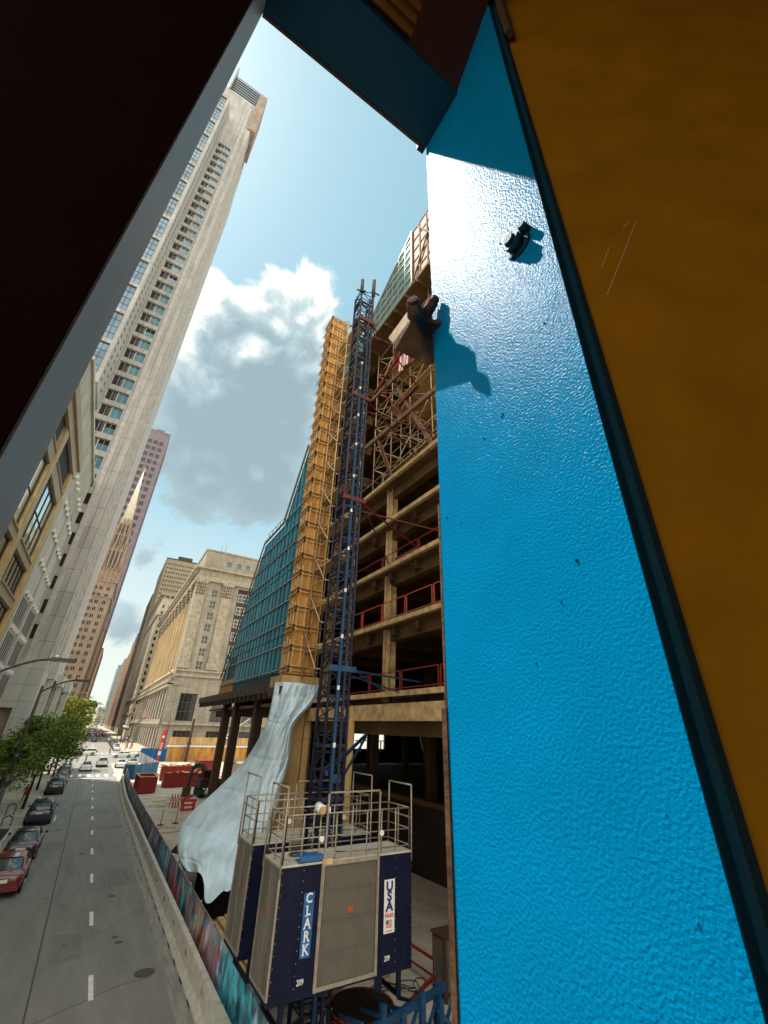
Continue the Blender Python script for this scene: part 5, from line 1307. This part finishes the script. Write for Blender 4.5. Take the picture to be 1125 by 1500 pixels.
def car_proto(style,paint):
    key=(style,paint)
    if key in CARC: return copy_tree(CARC[key])
    t=thing('parked_car','','car',(0,0,0))
    if style=='sedan':   # y, halfwidth, z bottom, z top of body (rear = -L/2)
        S=[(-2.35,.72,.38,.72),(-2.30,.82,.26,.92),(-1.75,.90,.22,1.02),(-1.2,.92,.2,1.02),(0,.93,.2,.98),(1.0,.92,.2,.95),(1.7,.89,.2,.86),(2.2,.80,.24,.72),(2.36,.66,.36,.60)]
        C=[(-1.75,.66,1.0,1.01),(-.95,.62,1.0,1.40),(-.2,.62,1.0,1.46),(.4,.61,.98,1.42),(1.2,.70,.94,.96)]; wb=(-1.38,1.42); wr=.33
    else:
        S=[(-2.38,.78,.42,.80),(-2.34,.88,.30,1.10),(-1.9,.94,.26,1.14),(-1.2,.96,.24,1.12),(0,.96,.24,1.08),(1.0,.95,.24,1.06),(1.75,.92,.24,1.0),(2.25,.84,.28,.88),(2.40,.70,.40,.70)]
        C=[(-2.28,.74,1.08,1.12),(-1.95,.70,1.1,1.62),(-1.0,.70,1.1,1.72),(.1,.68,1.08,1.70),(.55,.66,1.06,1.60),(1.25,.76,1.04,1.07)]; wb=(-1.42,1.45); wr=.37
    def ring(y,w,zb,zt,y_=0): 
        zm=zb+(zt-zb)*.55
        return [(-w*.86,y,zb),(-w*.98,y,zb+.12),(-w,y,zm),(-w*.97,y,zt-.07),(-w*.86,y,zt),(-w*.4,y,zt+.03),(w*.4,y,zt+.03),(w*.86,y,zt),(w*.97,y,zt-.07),(w,y,zm),(w*.98,y,zb+.12),(w*.86,y,zb)]
    m=MB(); n=12; vs=[]
    for s in S: vs+=ring(*s)
    fs=[(k*n+i,k*n+(i+1)%n,(k+1)*n+(i+1)%n,(k+1)*n+i) for k in range(len(S)-1) for i in range(n)]
    m.add(vs,fs,0,True); m.add(ring(*S[0]),[tuple(range(n))[::-1]],0); m.add(ring(*S[-1]),[tuple(range(n))],0)
    me=m.mesh('body',[paint]); bm=bmesh.new(); bm.from_mesh(me); bmesh.ops.remove_doubles(bm,verts=bm.verts,dist=.001); bmesh.ops.recalc_face_normals(bm,faces=bm.faces); bm.to_mesh(me); bm.free()
    o=put('body',me,(0,0,0),t); sb=o.modifiers.new('s','SUBSURF'); sb.levels=1; sb.render_levels=2
    def cring(y,w,zb,zt): wb_=w+.16 if zt>zb+.1 else w+.1; return [(-wb_,y,zb-.02),(-w,y,zt-.06),(-w*.85,y,zt),(w*.85,y,zt),(w,y,zt-.06),(wb_,y,zb-.02)]
    m=MB(); n=6; vs=[]
    for s in C: vs+=cring(*s)
    m.add(vs,[(k*n+i,k*n+i+1,(k+1)*n+i+1,(k+1)*n+i) for k in range(len(C)-1) for i in range(n-1)],0,True)
    m.build('windows','car_glass',t)
    m=MB(); i0=1; hi=[c for c in C if c[3]>1.3]; hi2=[(hi[0][0]-.05,)+hi[0][1:]]+hi[1:]
    vs=[]; 
    for y,w,zb,zt in hi: vs+=[(-w*1.0,y,zt-.05),(-w*.84,y,zt+.012),(0,y,zt+.03),(w*.84,y,zt+.012),(w*1.0,y,zt-.05)]
    m.add(vs,[(k*5+i,k*5+i+1,(k+1)*5+i+1,(k+1)*5+i) for k in range(len(hi)-1) for i in range(4)],0,True)
    # pillars
    for sx in (-1,1):
        a=C[0]; b=hi[0]; m.bar((sx*(a[1]+.1),a[0],a[2]),(sx*b[1]*.98,b[0],b[3]-.03),.09,.05); a=C[-1]; b=hi[-1]; m.bar((sx*(a[1]+.08),a[0],a[2]),(sx*b[1]*.98,b[0],b[3]-.03),.07,.05)
        ym=hi[len(hi)//2][0]; w_=hi[len(hi)//2][1]; m.bar((sx*(w_+.17),ym,.99),(sx*(w_+.01),ym,hi[len(hi)//2][3]-.05),.05,.08,up=(0,1,0))
    m.build('roof',paint,t)
    wh=MB(); wh.tube((-.11,0,0),(.11,0,0),wr,18); whm=wh.mesh('tyre',['black_rubber']); rm=MB(); rm.tube((-.115,0,0),(.115,0,0),wr*.62,14)
    for k in range(5):
        a=k*2*math.pi/5; rm.bar((.117,0,0),(.117,wr*.58*math.cos(a),wr*.58*math.sin(a)),.04,.02); rm.bar((-.117,0,0),(-.117,wr*.58*math.cos(a),wr*.58*math.sin(a)),.04,.02)
    rmm=rm.mesh('rim',['rim'])
    hw=.82 if style=='sedan' else .86
    ar=MB()
    for sx in (-1,1):
        for y in wb:
            w_=put('wheel',whm,(sx*hw,y,wr),t); put('rim',rmm,(sx*hw,y,wr),w_); ar.tube((sx*(hw+.02),y,wr+.03),(sx*(hw+.095),y,wr+.03),wr+.06,18)
    ar.build('wheel_arch','black_rubber',t)
    r=S[1]; zt=r[3]
    for sx in (-1,1):
        m=MB(); m.box(*sorted((sx*.60,sx*.84)),-2.385,-2.20,zt-.22,zt-.09) if style=='sedan' else m.box(*sorted((sx*.80,sx*.90)),-2.37,-2.1,zt-.36,zt-.02); m.build('tail_light','tail_red',t)
        m=MB(); m.box(*sorted((sx*.5,sx*.8)),2.12,2.34,.60,.72); m.build('headlight','lamp_clear',t)
        m=MB(); m.box(*sorted((sx*.95,sx*1.12)),.72,.82,.98,1.12); m.build('mirror',paint,t)
    m=MB(); m.box(-.26,.26,-2.43,-2.36,zt-.26,zt-.13); m.build('license_plate','white_metal',t)
    m=MB(); m.box(-.80,.80,-2.43,-2.25,.30,.46); m.box(-.76,.76,2.2,2.38,.28,.42); m.build('bumper',paint if style=='sedan' else 'black_rubber',t)
    m=MB(); m.box(-.3,.3,-2.405,-2.33,zt-.085,zt-.06); m.build('trim_bar','rim',t)
    # door seams and handles
    m=MB()
    for sx in (-1,1):
        for y in (-.85,.05,1.0): m.box(*sorted((sx*.93,sx*(.943 if style=='sedan' else .968))),y,y+.015,.35,.95)
    m.build('door_seam','black_rubber',t)
    t['_proto']=1; del t['_proto']
    CARC[key]=t; return t
def place_car(style,paint,x,y,label,rz=0,name='parked_car',group=None):
    c=car_proto(style,paint); c.name=name; c.location=(x,y,.004); c.rotation_euler=(0,0,rz); c['label']=label
    if group: c['group']=group
    elif 'group' in c: del c['group']
    return c
gp='cars parked along the left kerb'
place_car('sedan','car_maroon',-1.76,35.4,'maroon sedan parked nearest to the camera, cut by the left picture edge',group=gp)
place_car('sedan','car_darkred',-1.72,42.4,'very dark sedan parked just ahead of the maroon one',group=gp)
place_car('suv','car_navy',-1.78,54.6,'dark blue van-like car parked with red reflections in its rear window',group=gp)
place_car('suv','car_black',-1.75,73.8,'black car parked beyond the dark blue one',group=gp)
place_car('sedan','car_grey',-1.75,83.,'dark grey sedan parked fifth from the camera',group=gp)
place_car('suv','car_black',-1.75,91.5,'black car parked sixth along the kerb, near the crossing',group=gp)
place_car('sedan','car_silver',-1.75,99.,'silver sedan last of the parked cars before the crossing',group=gp)
gm='cars waiting or crossing at the intersection'
place_car('sedan','car_white',1.15,103.6,'white sedan left of the lane line, driving toward the crossing',name='moving_car',group=gm)
place_car('suv','car_white',3.75,112.,'white car ahead of it in the middle lane, seen from behind',name='moving_car',group=gm)
place_car('sedan','car_white',6.9,108.8,'white car with dark rear window in the right lane beside the blue fence',name='moving_car',group=gm)
place_car('sedan','car_silver',9.1,111.5,'silver car with red mark at the far right of the waiting cars',name='moving_car',group=gm)
place_car('suv','car_white',.7,146.5,'white car seen from the side crossing on the left of the intersection',math.pi/2,name='moving_car',group=gm)
place_car('sedan','car_white',8.6,137.5,'white sedan seen from the side crossing in the middle of the intersection',math.pi/2,name='moving_car',group=gm)
place_car('sedan','car_white',13.6,141.,'white sedan seen from the side behind the other crossing sedan, rightmost',-math.pi/2,name='moving_car',group=gm)
place_car('suv','car_black',2.6,236,'dark car alone on the sunlit stretch beyond the intersection',name='moving_car',group='cars in the distant traffic')
rr=random.Random(77)
cs=['car_white','car_silver','car_grey','car_black','car_red','car_blue','car_maroon']; nm={'car_white':'white','car_silver':'silver','car_grey':'grey','car_black':'black','car_red':'red','car_blue':'blue','car_maroon':'maroon'}
gd='cars in the distant traffic'
rows=[(x,y) for y in [322+9.5*i for i in range(20)] for x in (-1.3,1.8,4.9,8.1)]
k=0
for x,y in rows:
    if rr.random()<.62:
        c=rr.choice(cs); st=rr.choice(['sedan','suv']); k+=1
        lane={-1.3:'leftmost',1.8:'second',4.9:'third',8.1:'rightmost'}[x]
        place_car(st,c,x+rr.uniform(-.3,.3),y+rr.uniform(-2,2),f'distant {nm[c]} {"car" if st=="sedan" else "tall car"} in the {lane} lane, number {k} of the far traffic',name='moving_car',group=gd)
gk='cars parked beside the court house'
for i in range(13):
    c=rr.choice(['car_black','car_grey','car_white','car_silver','car_black']); place_car('suv' if i%2 else 'sedan',c,8.6,172+6.3*i,f'{nm[c]} car in the row beside the court house, {ordw[i]} from the intersection',group=gk)
for i in range(6):
    c=rr.choice(['car_black','car_grey','car_blue','car_silver']); place_car('suv' if i%2 else 'sedan',c,-1.7,262+8*i,f'{nm[c]} car standing by the plaza kerb, {ordw[i]} of its short row',group='cars by the plaza kerb')
# ------------------------------------------------------------------ people
def person_mesh(pose,shirt,trouser,key):
    bm=bmesh.new()
    st=.32 if pose=='walk' else .08
    J={'pelvis':((0,0,.95),.13),'chest':((0,.02,1.28),.155),'neck':((0,.03,1.47),.06),'head':((0,.05,1.60),.095),'top':((0,.04,1.72),.085),
       'shl':((-.18,.02,1.40),.065),'ell':((-.24,-.08 if pose=='walk' else 0,1.14),.045),'hal':((-.22,.05,.92),.032),
       'shr':((.18,.02,1.40),.065),'elr':((.24,.10 if pose=='walk' else 0,1.15),.045),'har':((.21,.26 if pose=='walk' else .05,.98),.032),
       'hpl':((-.09,0,.90),.095),'knl':((-.10,st*.55,.50),.065),'anl':((-.10,st,.09),.042),'tol':((-.10,st+.17,.04),.035),
       'hpr':((.09,0,.90),.095),'knr':((.10,-st*.2,.49),.065),'anr':((.10,-st,.10),.042),'tor':((.10,-st+.16,.04),.035)}
    V={k:bm.verts.new(v[0]) for k,v in J.items()}
    for a,b in (('pelvis','chest'),('chest','neck'),('neck','head'),('head','top'),('chest','shl'),('shl','ell'),('ell','hal'),('chest','shr'),('shr','elr'),('elr','har'),('pelvis','hpl'),('hpl','knl'),('knl','anl'),('anl','tol'),('pelvis','hpr'),('hpr','knr'),('knr','anr'),('anr','tor')): bm.edges.new((V[a],V[b]))
    order=list(J)
    me=bpy.data.meshes.new('tmp'); bm.to_mesh(me); bm.free()
    o=bpy.data.objects.new('tmp',me); COL.objects.link(o); md=o.modifiers.new('k','SKIN'); sv=me.skin_vertices[0].data
    for i,k_ in enumerate(order): r=J[k_][1]; sv[i].radius=(r,r*.85 if k_ in('chest','pelvis') else r); sv[i].use_root=(k_=='pelvis')
    o.modifiers.new('s','SUBSURF').levels=1
    bpy.context.view_layer.update()
    m2=bpy.data.meshes.new_from_object(o.evaluated_get(bpy.context.evaluated_depsgraph_get())); bpy.data.objects.remove(o)
    m2.materials.clear()
    for x in ('skin',shirt,trouser,'black_rubber','hair'): m2.materials.append(MATS[x])
    for p in m2.polygons:
        c=p.center; p.use_smooth=True
        if c.z>1.62 or (c.z>1.5 and c.y<.03): p.material_index=4
        elif c.z>1.46: p.material_index=0
        elif c.z>.93: p.material_index=1 if not (abs(c.x)>.17 and c.z<1.05) else 0
        elif c.z>.1: p.material_index=2
        else: p.material_index=3
    m2.name='person'; return m2
mat('hair',(.03,.02,.015),.8); mat('vest',(.55,.62,.03),.6); mat('cloth_dark',(.03,.03,.04),.9); mat('cloth_white',(.6,.6,.58),.9); mat('cloth_blue',(.05,.09,.2),.9); mat('cloth_red',(.45,.04,.04),.9)
PM={('walk','cloth_dark'):person_mesh('walk','cloth_dark','cloth_dark',0),('walk','cloth_white'):person_mesh('walk','cloth_white','cloth_blue',0),('stand','vest'):person_mesh('stand','vest','cloth_dark',0),('walk','cloth_red'):person_mesh('walk','cloth_red','cloth_dark',0),('walk','cloth_blue'):person_mesh('walk','cloth_blue','cloth_dark',0)}
def person(kind,x,y,rz,label,z=.0,group='people on foot at the intersection'):
    o=bpy.data.objects.new('person',PM[kind]); COL.objects.link(o); o.location=(x,y,z); o.rotation_euler=(0,0,rz); tag(o,label,'person',group); return o
person(('walk','cloth_dark'),6.0,150,-1.4,'person in dark clothes walking across the crossing, in the middle of the street')
person(('walk','cloth_dark'),.9,119,1.3,'person in dark clothes crossing in front of the white sedan')
person(('walk','cloth_white'),-1.1,132,1.4,'person in white top striding at the left end of the crossing')
person(('walk','cloth_white'),-.2,152,-1.5,'person in white top behind the crossing white car on the left')
person(('walk','cloth_blue'),10.0,119,.2,'person in blue top standing between the silver car and the mesh fence')
person(('stand','vest'),14.6,66.2,2.6,'site worker in a yellow vest beside the excavator',group='site workers')
person(('walk','cloth_red'),-4.1,66.5,.1,'person in red top under the left street trees')
kk=0
for i in range(16):
    kd=rr.choice([('walk','cloth_dark'),('walk','cloth_white'),('walk','cloth_red'),('walk','cloth_blue')]); kk+=1
    cn={'cloth_dark':'dark','cloth_white':'white','cloth_red':'red','cloth_blue':'blue'}[kd[1]]
    person(kd,rr.uniform(11.5,16),172+7.5*i+rr.uniform(-2,2),rr.choice((0,3.1)),f'person in {cn} top on the pavement by the court house, {ordw[i]} from the corner',.14,'people on the pavement by the court house')
# ------------------------------------------------------------------ trees
def tree(label,x,y,H,rx,ry,zc,rz_,leafm,seed,n=5200,ls=.16,lean=0.,group='street trees on the left pavement'):
    rr=random.Random(seed); t=thing('street_tree',label,'tree',(x,y,.14),group)
    m=MB(); base=Vector((x,y,.14)); top=Vector((x+lean,y,zc-rz_*.3))
    pts=[base,base.lerp(top,.35)+Vector((rr.uniform(-.1,.1),.05,0)),base.lerp(top,.7)+Vector((rr.uniform(-.12,.12),0,0)),top]
    for i in range(3): m.tube(pts[i],pts[i+1],.15-.035*i,9,.115-.035*i)
    C=Vector((x+lean,y,zc)); clumps=[]
    for i in range(15):
        a=rr.uniform(0,6.28); e=rr.uniform(-.45,.9); d=rr.uniform(.5,.95)
        p=C+Vector((math.cos(a)*rx*d*math.cos(e),math.sin(a)*ry*d*math.cos(e),math.sin(e)*rz_*d)); clumps.append((p,rr.uniform(.55,1.05)))
        st=pts[2].lerp(pts[3],rr.random()) if i%2 else pts[1].lerp(pts[2],.5+.5*rr.random()); mid=st.lerp(p,.5)+Vector((0,0,.3*rr.uniform(-1,1))); m.tube(st,mid,.05,6,.032); m.tube(mid,p,.032,5,.012)
        for q in range(3): 
            e_=p+Vector((rr.uniform(-.7,.7),rr.uniform(-.7,.7),rr.uniform(-.2,.6))); m.tube(mid.lerp(p,.6),e_,.016,4,.006)
    m.build('trunk','bark',t)
    l=MB()
    for i in range(n):
        c,r=clumps[i%len(clumps)] if rr.random()<.82 else (C,min(rx,rz_)*.9)
        d=Vector((rr.gauss(0,1),rr.gauss(0,1),rr.gauss(0,.75))); d=d/max(d.length,.01)*r*rr.random()**.45*rx/2.1
        p=c+Vector((d.x,d.y*ry/rx,d.z*.8)); a=Vector((rr.gauss(0,1),rr.gauss(0,1),rr.gauss(0,.6))).normalized(); b=a.cross(Vector((rr.gauss(0,1),rr.gauss(0,1),rr.gauss(0,1)))).normalized(); s=ls*rr.uniform(.6,1.3)
        l.add([p-a*s,p-b*s*.45+a*s*.1,p+a*s,p+b*s*.45+a*s*.1],[(0,1,2,3)],0)
    l.build('crown',leafm,t); return t
tree('bushy green street tree with low crown, nearest along the left pavement',-4.4,47.5,8,2.5,3.4,4.9,2.6,'leaf',1,n=6500,ls=.15,lean=-.6)
tree('green street tree spreading over the parked black car',-3.6,61,9,3.0,4.2,5.7,3.1,'leaf',2,ls=.17,n=9000)
tree('green street tree just beyond, its crown joining the spreading one',-3.7,76,9,3.0,4.2,6.2,3.1,'leaf',3,ls=.2,n=6500)
tree('yellow-green sunlit tree standing tallest before the intersection',-3.6,107,12,3.5,5,9.0,3.6,'leaf_yellow',4,ls=.26,n=7500)
tree('golden lower tree below the tall sunlit one',-3.8,96,8,2.9,4.2,5.4,2.9,'leaf_yellow',5,ls=.22,n=6500)
tree('dark leaved tree on the plaza behind the sunlit trees',-6.5,180,12,4.0,5,7.5,4.,'leaf',6,ls=.3,n=4000,group='plaza trees')
tree('second plaza tree farther along the plaza kerb',-7.5,215,12,4.0,5,7.5,4.,'leaf',7,ls=.3,n=3500,group='plaza trees')
t=thing('tree_planter','low concrete planter edge on the pavement under the nearest street trees','planter',(-4.2,52,.14))
m=MB(); m.box(-5.2,-3.0,44,44.3,.14,.5); m.box(-5.2,-3.,49.5,49.8,.14,.5); m.box(-3.2,-3.,44.3,49.5,.14,.45); m.build('edge','concrete_barrier',t); MB().box(-5.2,-3.2,44.3,49.5,.14,.36).build('soil','bark',t)
# low pipe-frame bike rack
for i,(x,y) in enumerate(((-3.7,50.8),(-4.2,57.5))):
    m=MB(); m.path([(x-.3,y,.14),(x-.3,y,.9),(x,y,1.05),(x+.3,y,.9),(x+.3,y,.14)],.04,7); o=m.build('bike_rack','dark_metal'); tag(o,('dark hoop bike rack on the pavement, the nearer one','dark hoop bike rack by the tree trunk, the farther one')[i],'bike rack','bike racks')
# ------------------------------------------------------------------ street lamps
def lamp(label,x,y,H,arm,side=1,group='dark street lamps on the left pavement'):
    t=thing('street_lamp',label,'street lamp',(x,y,.14),group); m=MB()
    m.tube((x,y,.14),(x,y,H*.55),.11,10,.09); m.tube((x,y,H*.55),(x,y,H),.09,10,.06); m.tube((x,y,.14),(x,y,.9),.2,10,.14)
    m.tube((x,y,H*.5),(x,y,H*.5+.35),.15,10); m.tube((x,y,H*.62),(x,y,H*.62+.25),.14,10); m.build('pole','frame_dark',t)
    m=MB(); pts=[]
    for i in range(9):
        u=i/8; pts.append((x+side*arm*u,y,H-.35+.75*math.sin(u*math.pi/2)))
    m.path(pts,.04,7); m.build('arm','frame_dark',t)
    e=pts[-1]; m=MB(); m.box(*sorted((e[0]-side*.15,e[0]+side*.6)),y-.13,y+.13,e[2]-.06,e[2]+.06); m.build('lamp_head','frame_dark',t)
    m=MB(); m.box(*sorted((e[0]+side*.05,e[0]+side*.5)),y-.09,y+.09,e[2]-.075,e[2]-.061); m.build('lens','frame_white',t); m=MB(); m.tube((e[0],y,e[2]+.06),(e[0],y,e[2]+.16),.05,8); m.build('photocell','white_metal',t)
lamp('dark street lamp whose long curved arm enters from the left picture edge',-3.5,20,9.55,1.75)
lamp('dark street lamp with full pole visible rising through the trees',-3.05,33,9.75,1.6)
lamp('dark street lamp among the yellow trees near the intersection',-3.0,92,10.,2.4)
lamp('dark street lamp with its arm over the road by the plaza',-3.0,170,10.,2.4)
lamp('tall grey lamp with arched arm before the court house corner',16.6,150,13.5,-2.4,-1,'lamps by the court house')
lamp('second arched lamp along the court house pavement',12.2,185,10.5,2.2,-1,'lamps by the court house')
# traffic signals
for x,y,lab in ((-3.2,99.4,'traffic signal on the left corner of the intersection'),(10.4,163.,'traffic signal at the court house corner')):
    t=thing('traffic_signal',lab,'traffic light',(x,y,0),'traffic signals'); MB().tube((x,y,0),(x,y,4.4),.08,8).build('pole','frame_dark',t); MB().box(x-.18,x+.18,y-.15,y+.15,3.2,4.3).build('signal_head','frame_dark',t)
    m=MB(); 
    for i in range(3): m.tube((x,y-.151,3.4+.35*i),(x,y-.2,3.4+.35*i),.11,10)
    m.build('lens','tail_red',t)
# awnings / canopy lights by the court house entrance
t=thing('awning_row','row of white globe lamps and awning over the pavement past the court house','awning',(13,300,3))
m=MB()
for i in range(7): m.tube((15.5,262+7*i,5.2),(15.5,262+7*i,6.2),.6,8,.3)
m.build('globe','white_metal',t); MB().box(14.6,16.2,258,310,4.6,5.0).build('canopy_edge','steel_brown',t)
# flags on the court house
for i,y in enumerate((196,206)):
    t=thing('flag_pole',('nearer flag on a slanted pole over the court house entrance','farther flag on a slanted pole over the court house entrance')[i],'flag',(18,y,9),'court house flags'); MB().tube((18.1,y,8.5),(15.2,y,12.),.07,6).build('pole','frame_white',t)
    m=MB(); 
    for q in range(5): m.add([(15.3+.35*q*.6,y+.04*math.sin(q),11.9-.45*q*.0-q*.42),(16.6+.1*q,y,10.2-.1*q-.3*q),(16.6+.1*q,y,9.9-.4*q),(15.3+.2*q,y,11.5-.42*q)],[(0,1,2,3)],q%2)
    m.build('cloth',['red_flat','white_metal'],t)
# ------------------------------------------------------------------ excavator
t=thing('excavator','dark excavator with arched boom digging between dumpsters and tarpaulin','excavator',(14.5,65,0))
m=MB()
for x in (13.6,15.6): m.prism([(63.4,.1),(66.8,.1),(67.2,.5),(66.8,.9),(63.4,.9),(63.,.5)],'x',x-.28,x+.28)
m.build('track','black_rubber',t)
m=MB(); m.box(13.3,15.9,63.9,66.9,1.0,1.9); m.box(13.4,15.8,66.,67.2,1.1,2.3); m.build('body','steel_brown',t,label='dark muddy engine housing')
m=MB(); m.box(13.4,14.4,63.6,65.2,1.9,2.95); m.build('cab','red_paint',t); m=MB(); m.box(13.5,14.3,63.57,63.599,2.1,2.85); m.box(13.37,13.399,63.8,65,2.1,2.85); m.build('window','glass_dark',t)
m=MB(); pr=[(14.3,65.0,1.9),(13.4,64.2,3.3),(12.6,63.6,3.5),(11.9,63.2,3.2)]
for a,b,w_ in zip(pr,pr[1:],(.5,.48,.4)): m.bar(a,b,.35,w_)
m.build('boom','dark_metal',t); m=MB(); m.bar((11.95,63.2,3.25),(11.7,63.0,1.3),.28,.4); m.bar((12.8,63.6,3.0),(11.9,63.2,2.4),.12,.12); m.build('stick','dark_metal',t)
m=MB(); m.prism([(62.6,1.3),(63.5,1.35),(63.6,.7),(63.1,.25),(62.5,.4)],'x',11.3,12.1); m.build('bucket','rust',t)
m=MB(); m.tube((13.9,64.6,2.0),(13.1,64.,2.9),.07,8); m.tube((13.,63.9,3.7),(12.2,63.4,3.65),.06,8); m.build('hydraulic_ram','galv',t)
# second machine arm behind, pale lattice against the court house
t=thing('crane_boom','pale folded machine arm rising behind the support column','machine arm',(20.5,80,0))
m=MB(); m.bar((22.5,82,1.5),(19.2,79,6.3),.35,.5); m.bar((19.2,79,6.3),(22.8,80,9.0),.28,.4); m.bar((20.6,80,4.4),(20.4,79.4,7.1),.15,.15); m.box(21.5,24.5,81,84,.3,2.4); m.build('arm','galv',t)
# ------------------------------------------------------------------ small red site things
t=thing('red_barricade','bundle of folded red plastic barricades standing on the site floor','barricade',(9.5,57.6,0))
m=MB(); rr=random.Random(12)
for i in range(4):
    x=9.2+.28*i; m.bar((x,57.4,0),(x+.25,57.9,1.25),.06); m.bar((x+.5,57.5,0),(x+.2,57.9,1.25),.06); m.bar((x+.1,57.5,.45),(x+.5,57.6,.45),.05)
m.build('frame','orange_red',t)
t=thing('red_barricade','larger red and white plastic barricade beside the tarpaulin edge','barricade',(10.6,55.2,0))
m=MB(); m.box(10.,11.5,55.2,55.5,.8,1.0); m.box(10.1,10.3,55.1,55.7,0,.8); m.box(11.2,11.4,55.1,55.7,0,.8); m.box(10.35,11.15,55.25,55.45,.05,.6); m.bar((10.,55.3,1.0),(11.2,56.2,1.25),.12,.2); m.build('frame','red_flat',t); MB().box(10.35,11.15,55.24,55.249,.25,.42).build('white_stripe','white_metal',t)
for x,y,lab in ((7.44,48.6,'thin red marker post on a flat base, nearer the fence'),(8.72,49.0,'thin red marker post on a flat base, farther from the fence')):
    t=thing('marker_post',lab,'post',(x,y,0),'red marker posts'); MB().tube((x,y,.05),(x+.03,y,1.15),.035,8).build('post','orange_red',t); MB().box(x-.28,x+.28,y-.1,y+.1,.06,.1).box(x-.1,x+.1,y-.28,y+.28,.061,.1).build('base','red_paint',t)
t=thing('site_debris','heap of red pipes and grey scrap between the dumpsters and the hoarding','debris',(16,92,0)); m=MB(); rr=random.Random(14)
for i in range(60):
    p=Vector((rr.uniform(13,24),rr.uniform(86,104),rr.uniform(.2,1.5))); q=p+Vector((rr.uniform(-2,2),rr.uniform(-1,1),rr.uniform(-.3,.4))); m.bar(p,q,rr.uniform(.06,.35),rr.uniform(.05,.12),i%3)
m.build('scrap',['white_metal','red_paint','galv'],t)
m=MB(); m.box(17.5,20.8,88,92,.05,2.3); m.box(17.4,20.9,87.9,92.1,2.3,2.42); o=m.build('site_container','red_paint'); tag(o,'dark red site container behind the scrap heap','container')
t=thing('black_flag','small black torn flap on a stake behind the mural fence','flap',(6.6,34,0)); m=MB(); m.tube((6.5,33.5,0),(6.9,33.2,2.2),.03,6); m.add([(6.55,33.5,1.0),(7.0,33.2,2.3),(6.1,34.2,1.0)],[(0,1,2)],0); m.build('flap','frame_dark',t)
t=thing('site_planks','loose planks lying on the dusty site ground by the fence','planks',(8,60,0)); m=MB()
for i in range(12): x=rr.uniform(6.8,10); y=rr.uniform(34,66); m.bar((x,y,.07),(x+rr.uniform(.5,2),y+rr.uniform(-.5,.5),.08),.15,.04)
m.build('plank','plywood_pale',t)
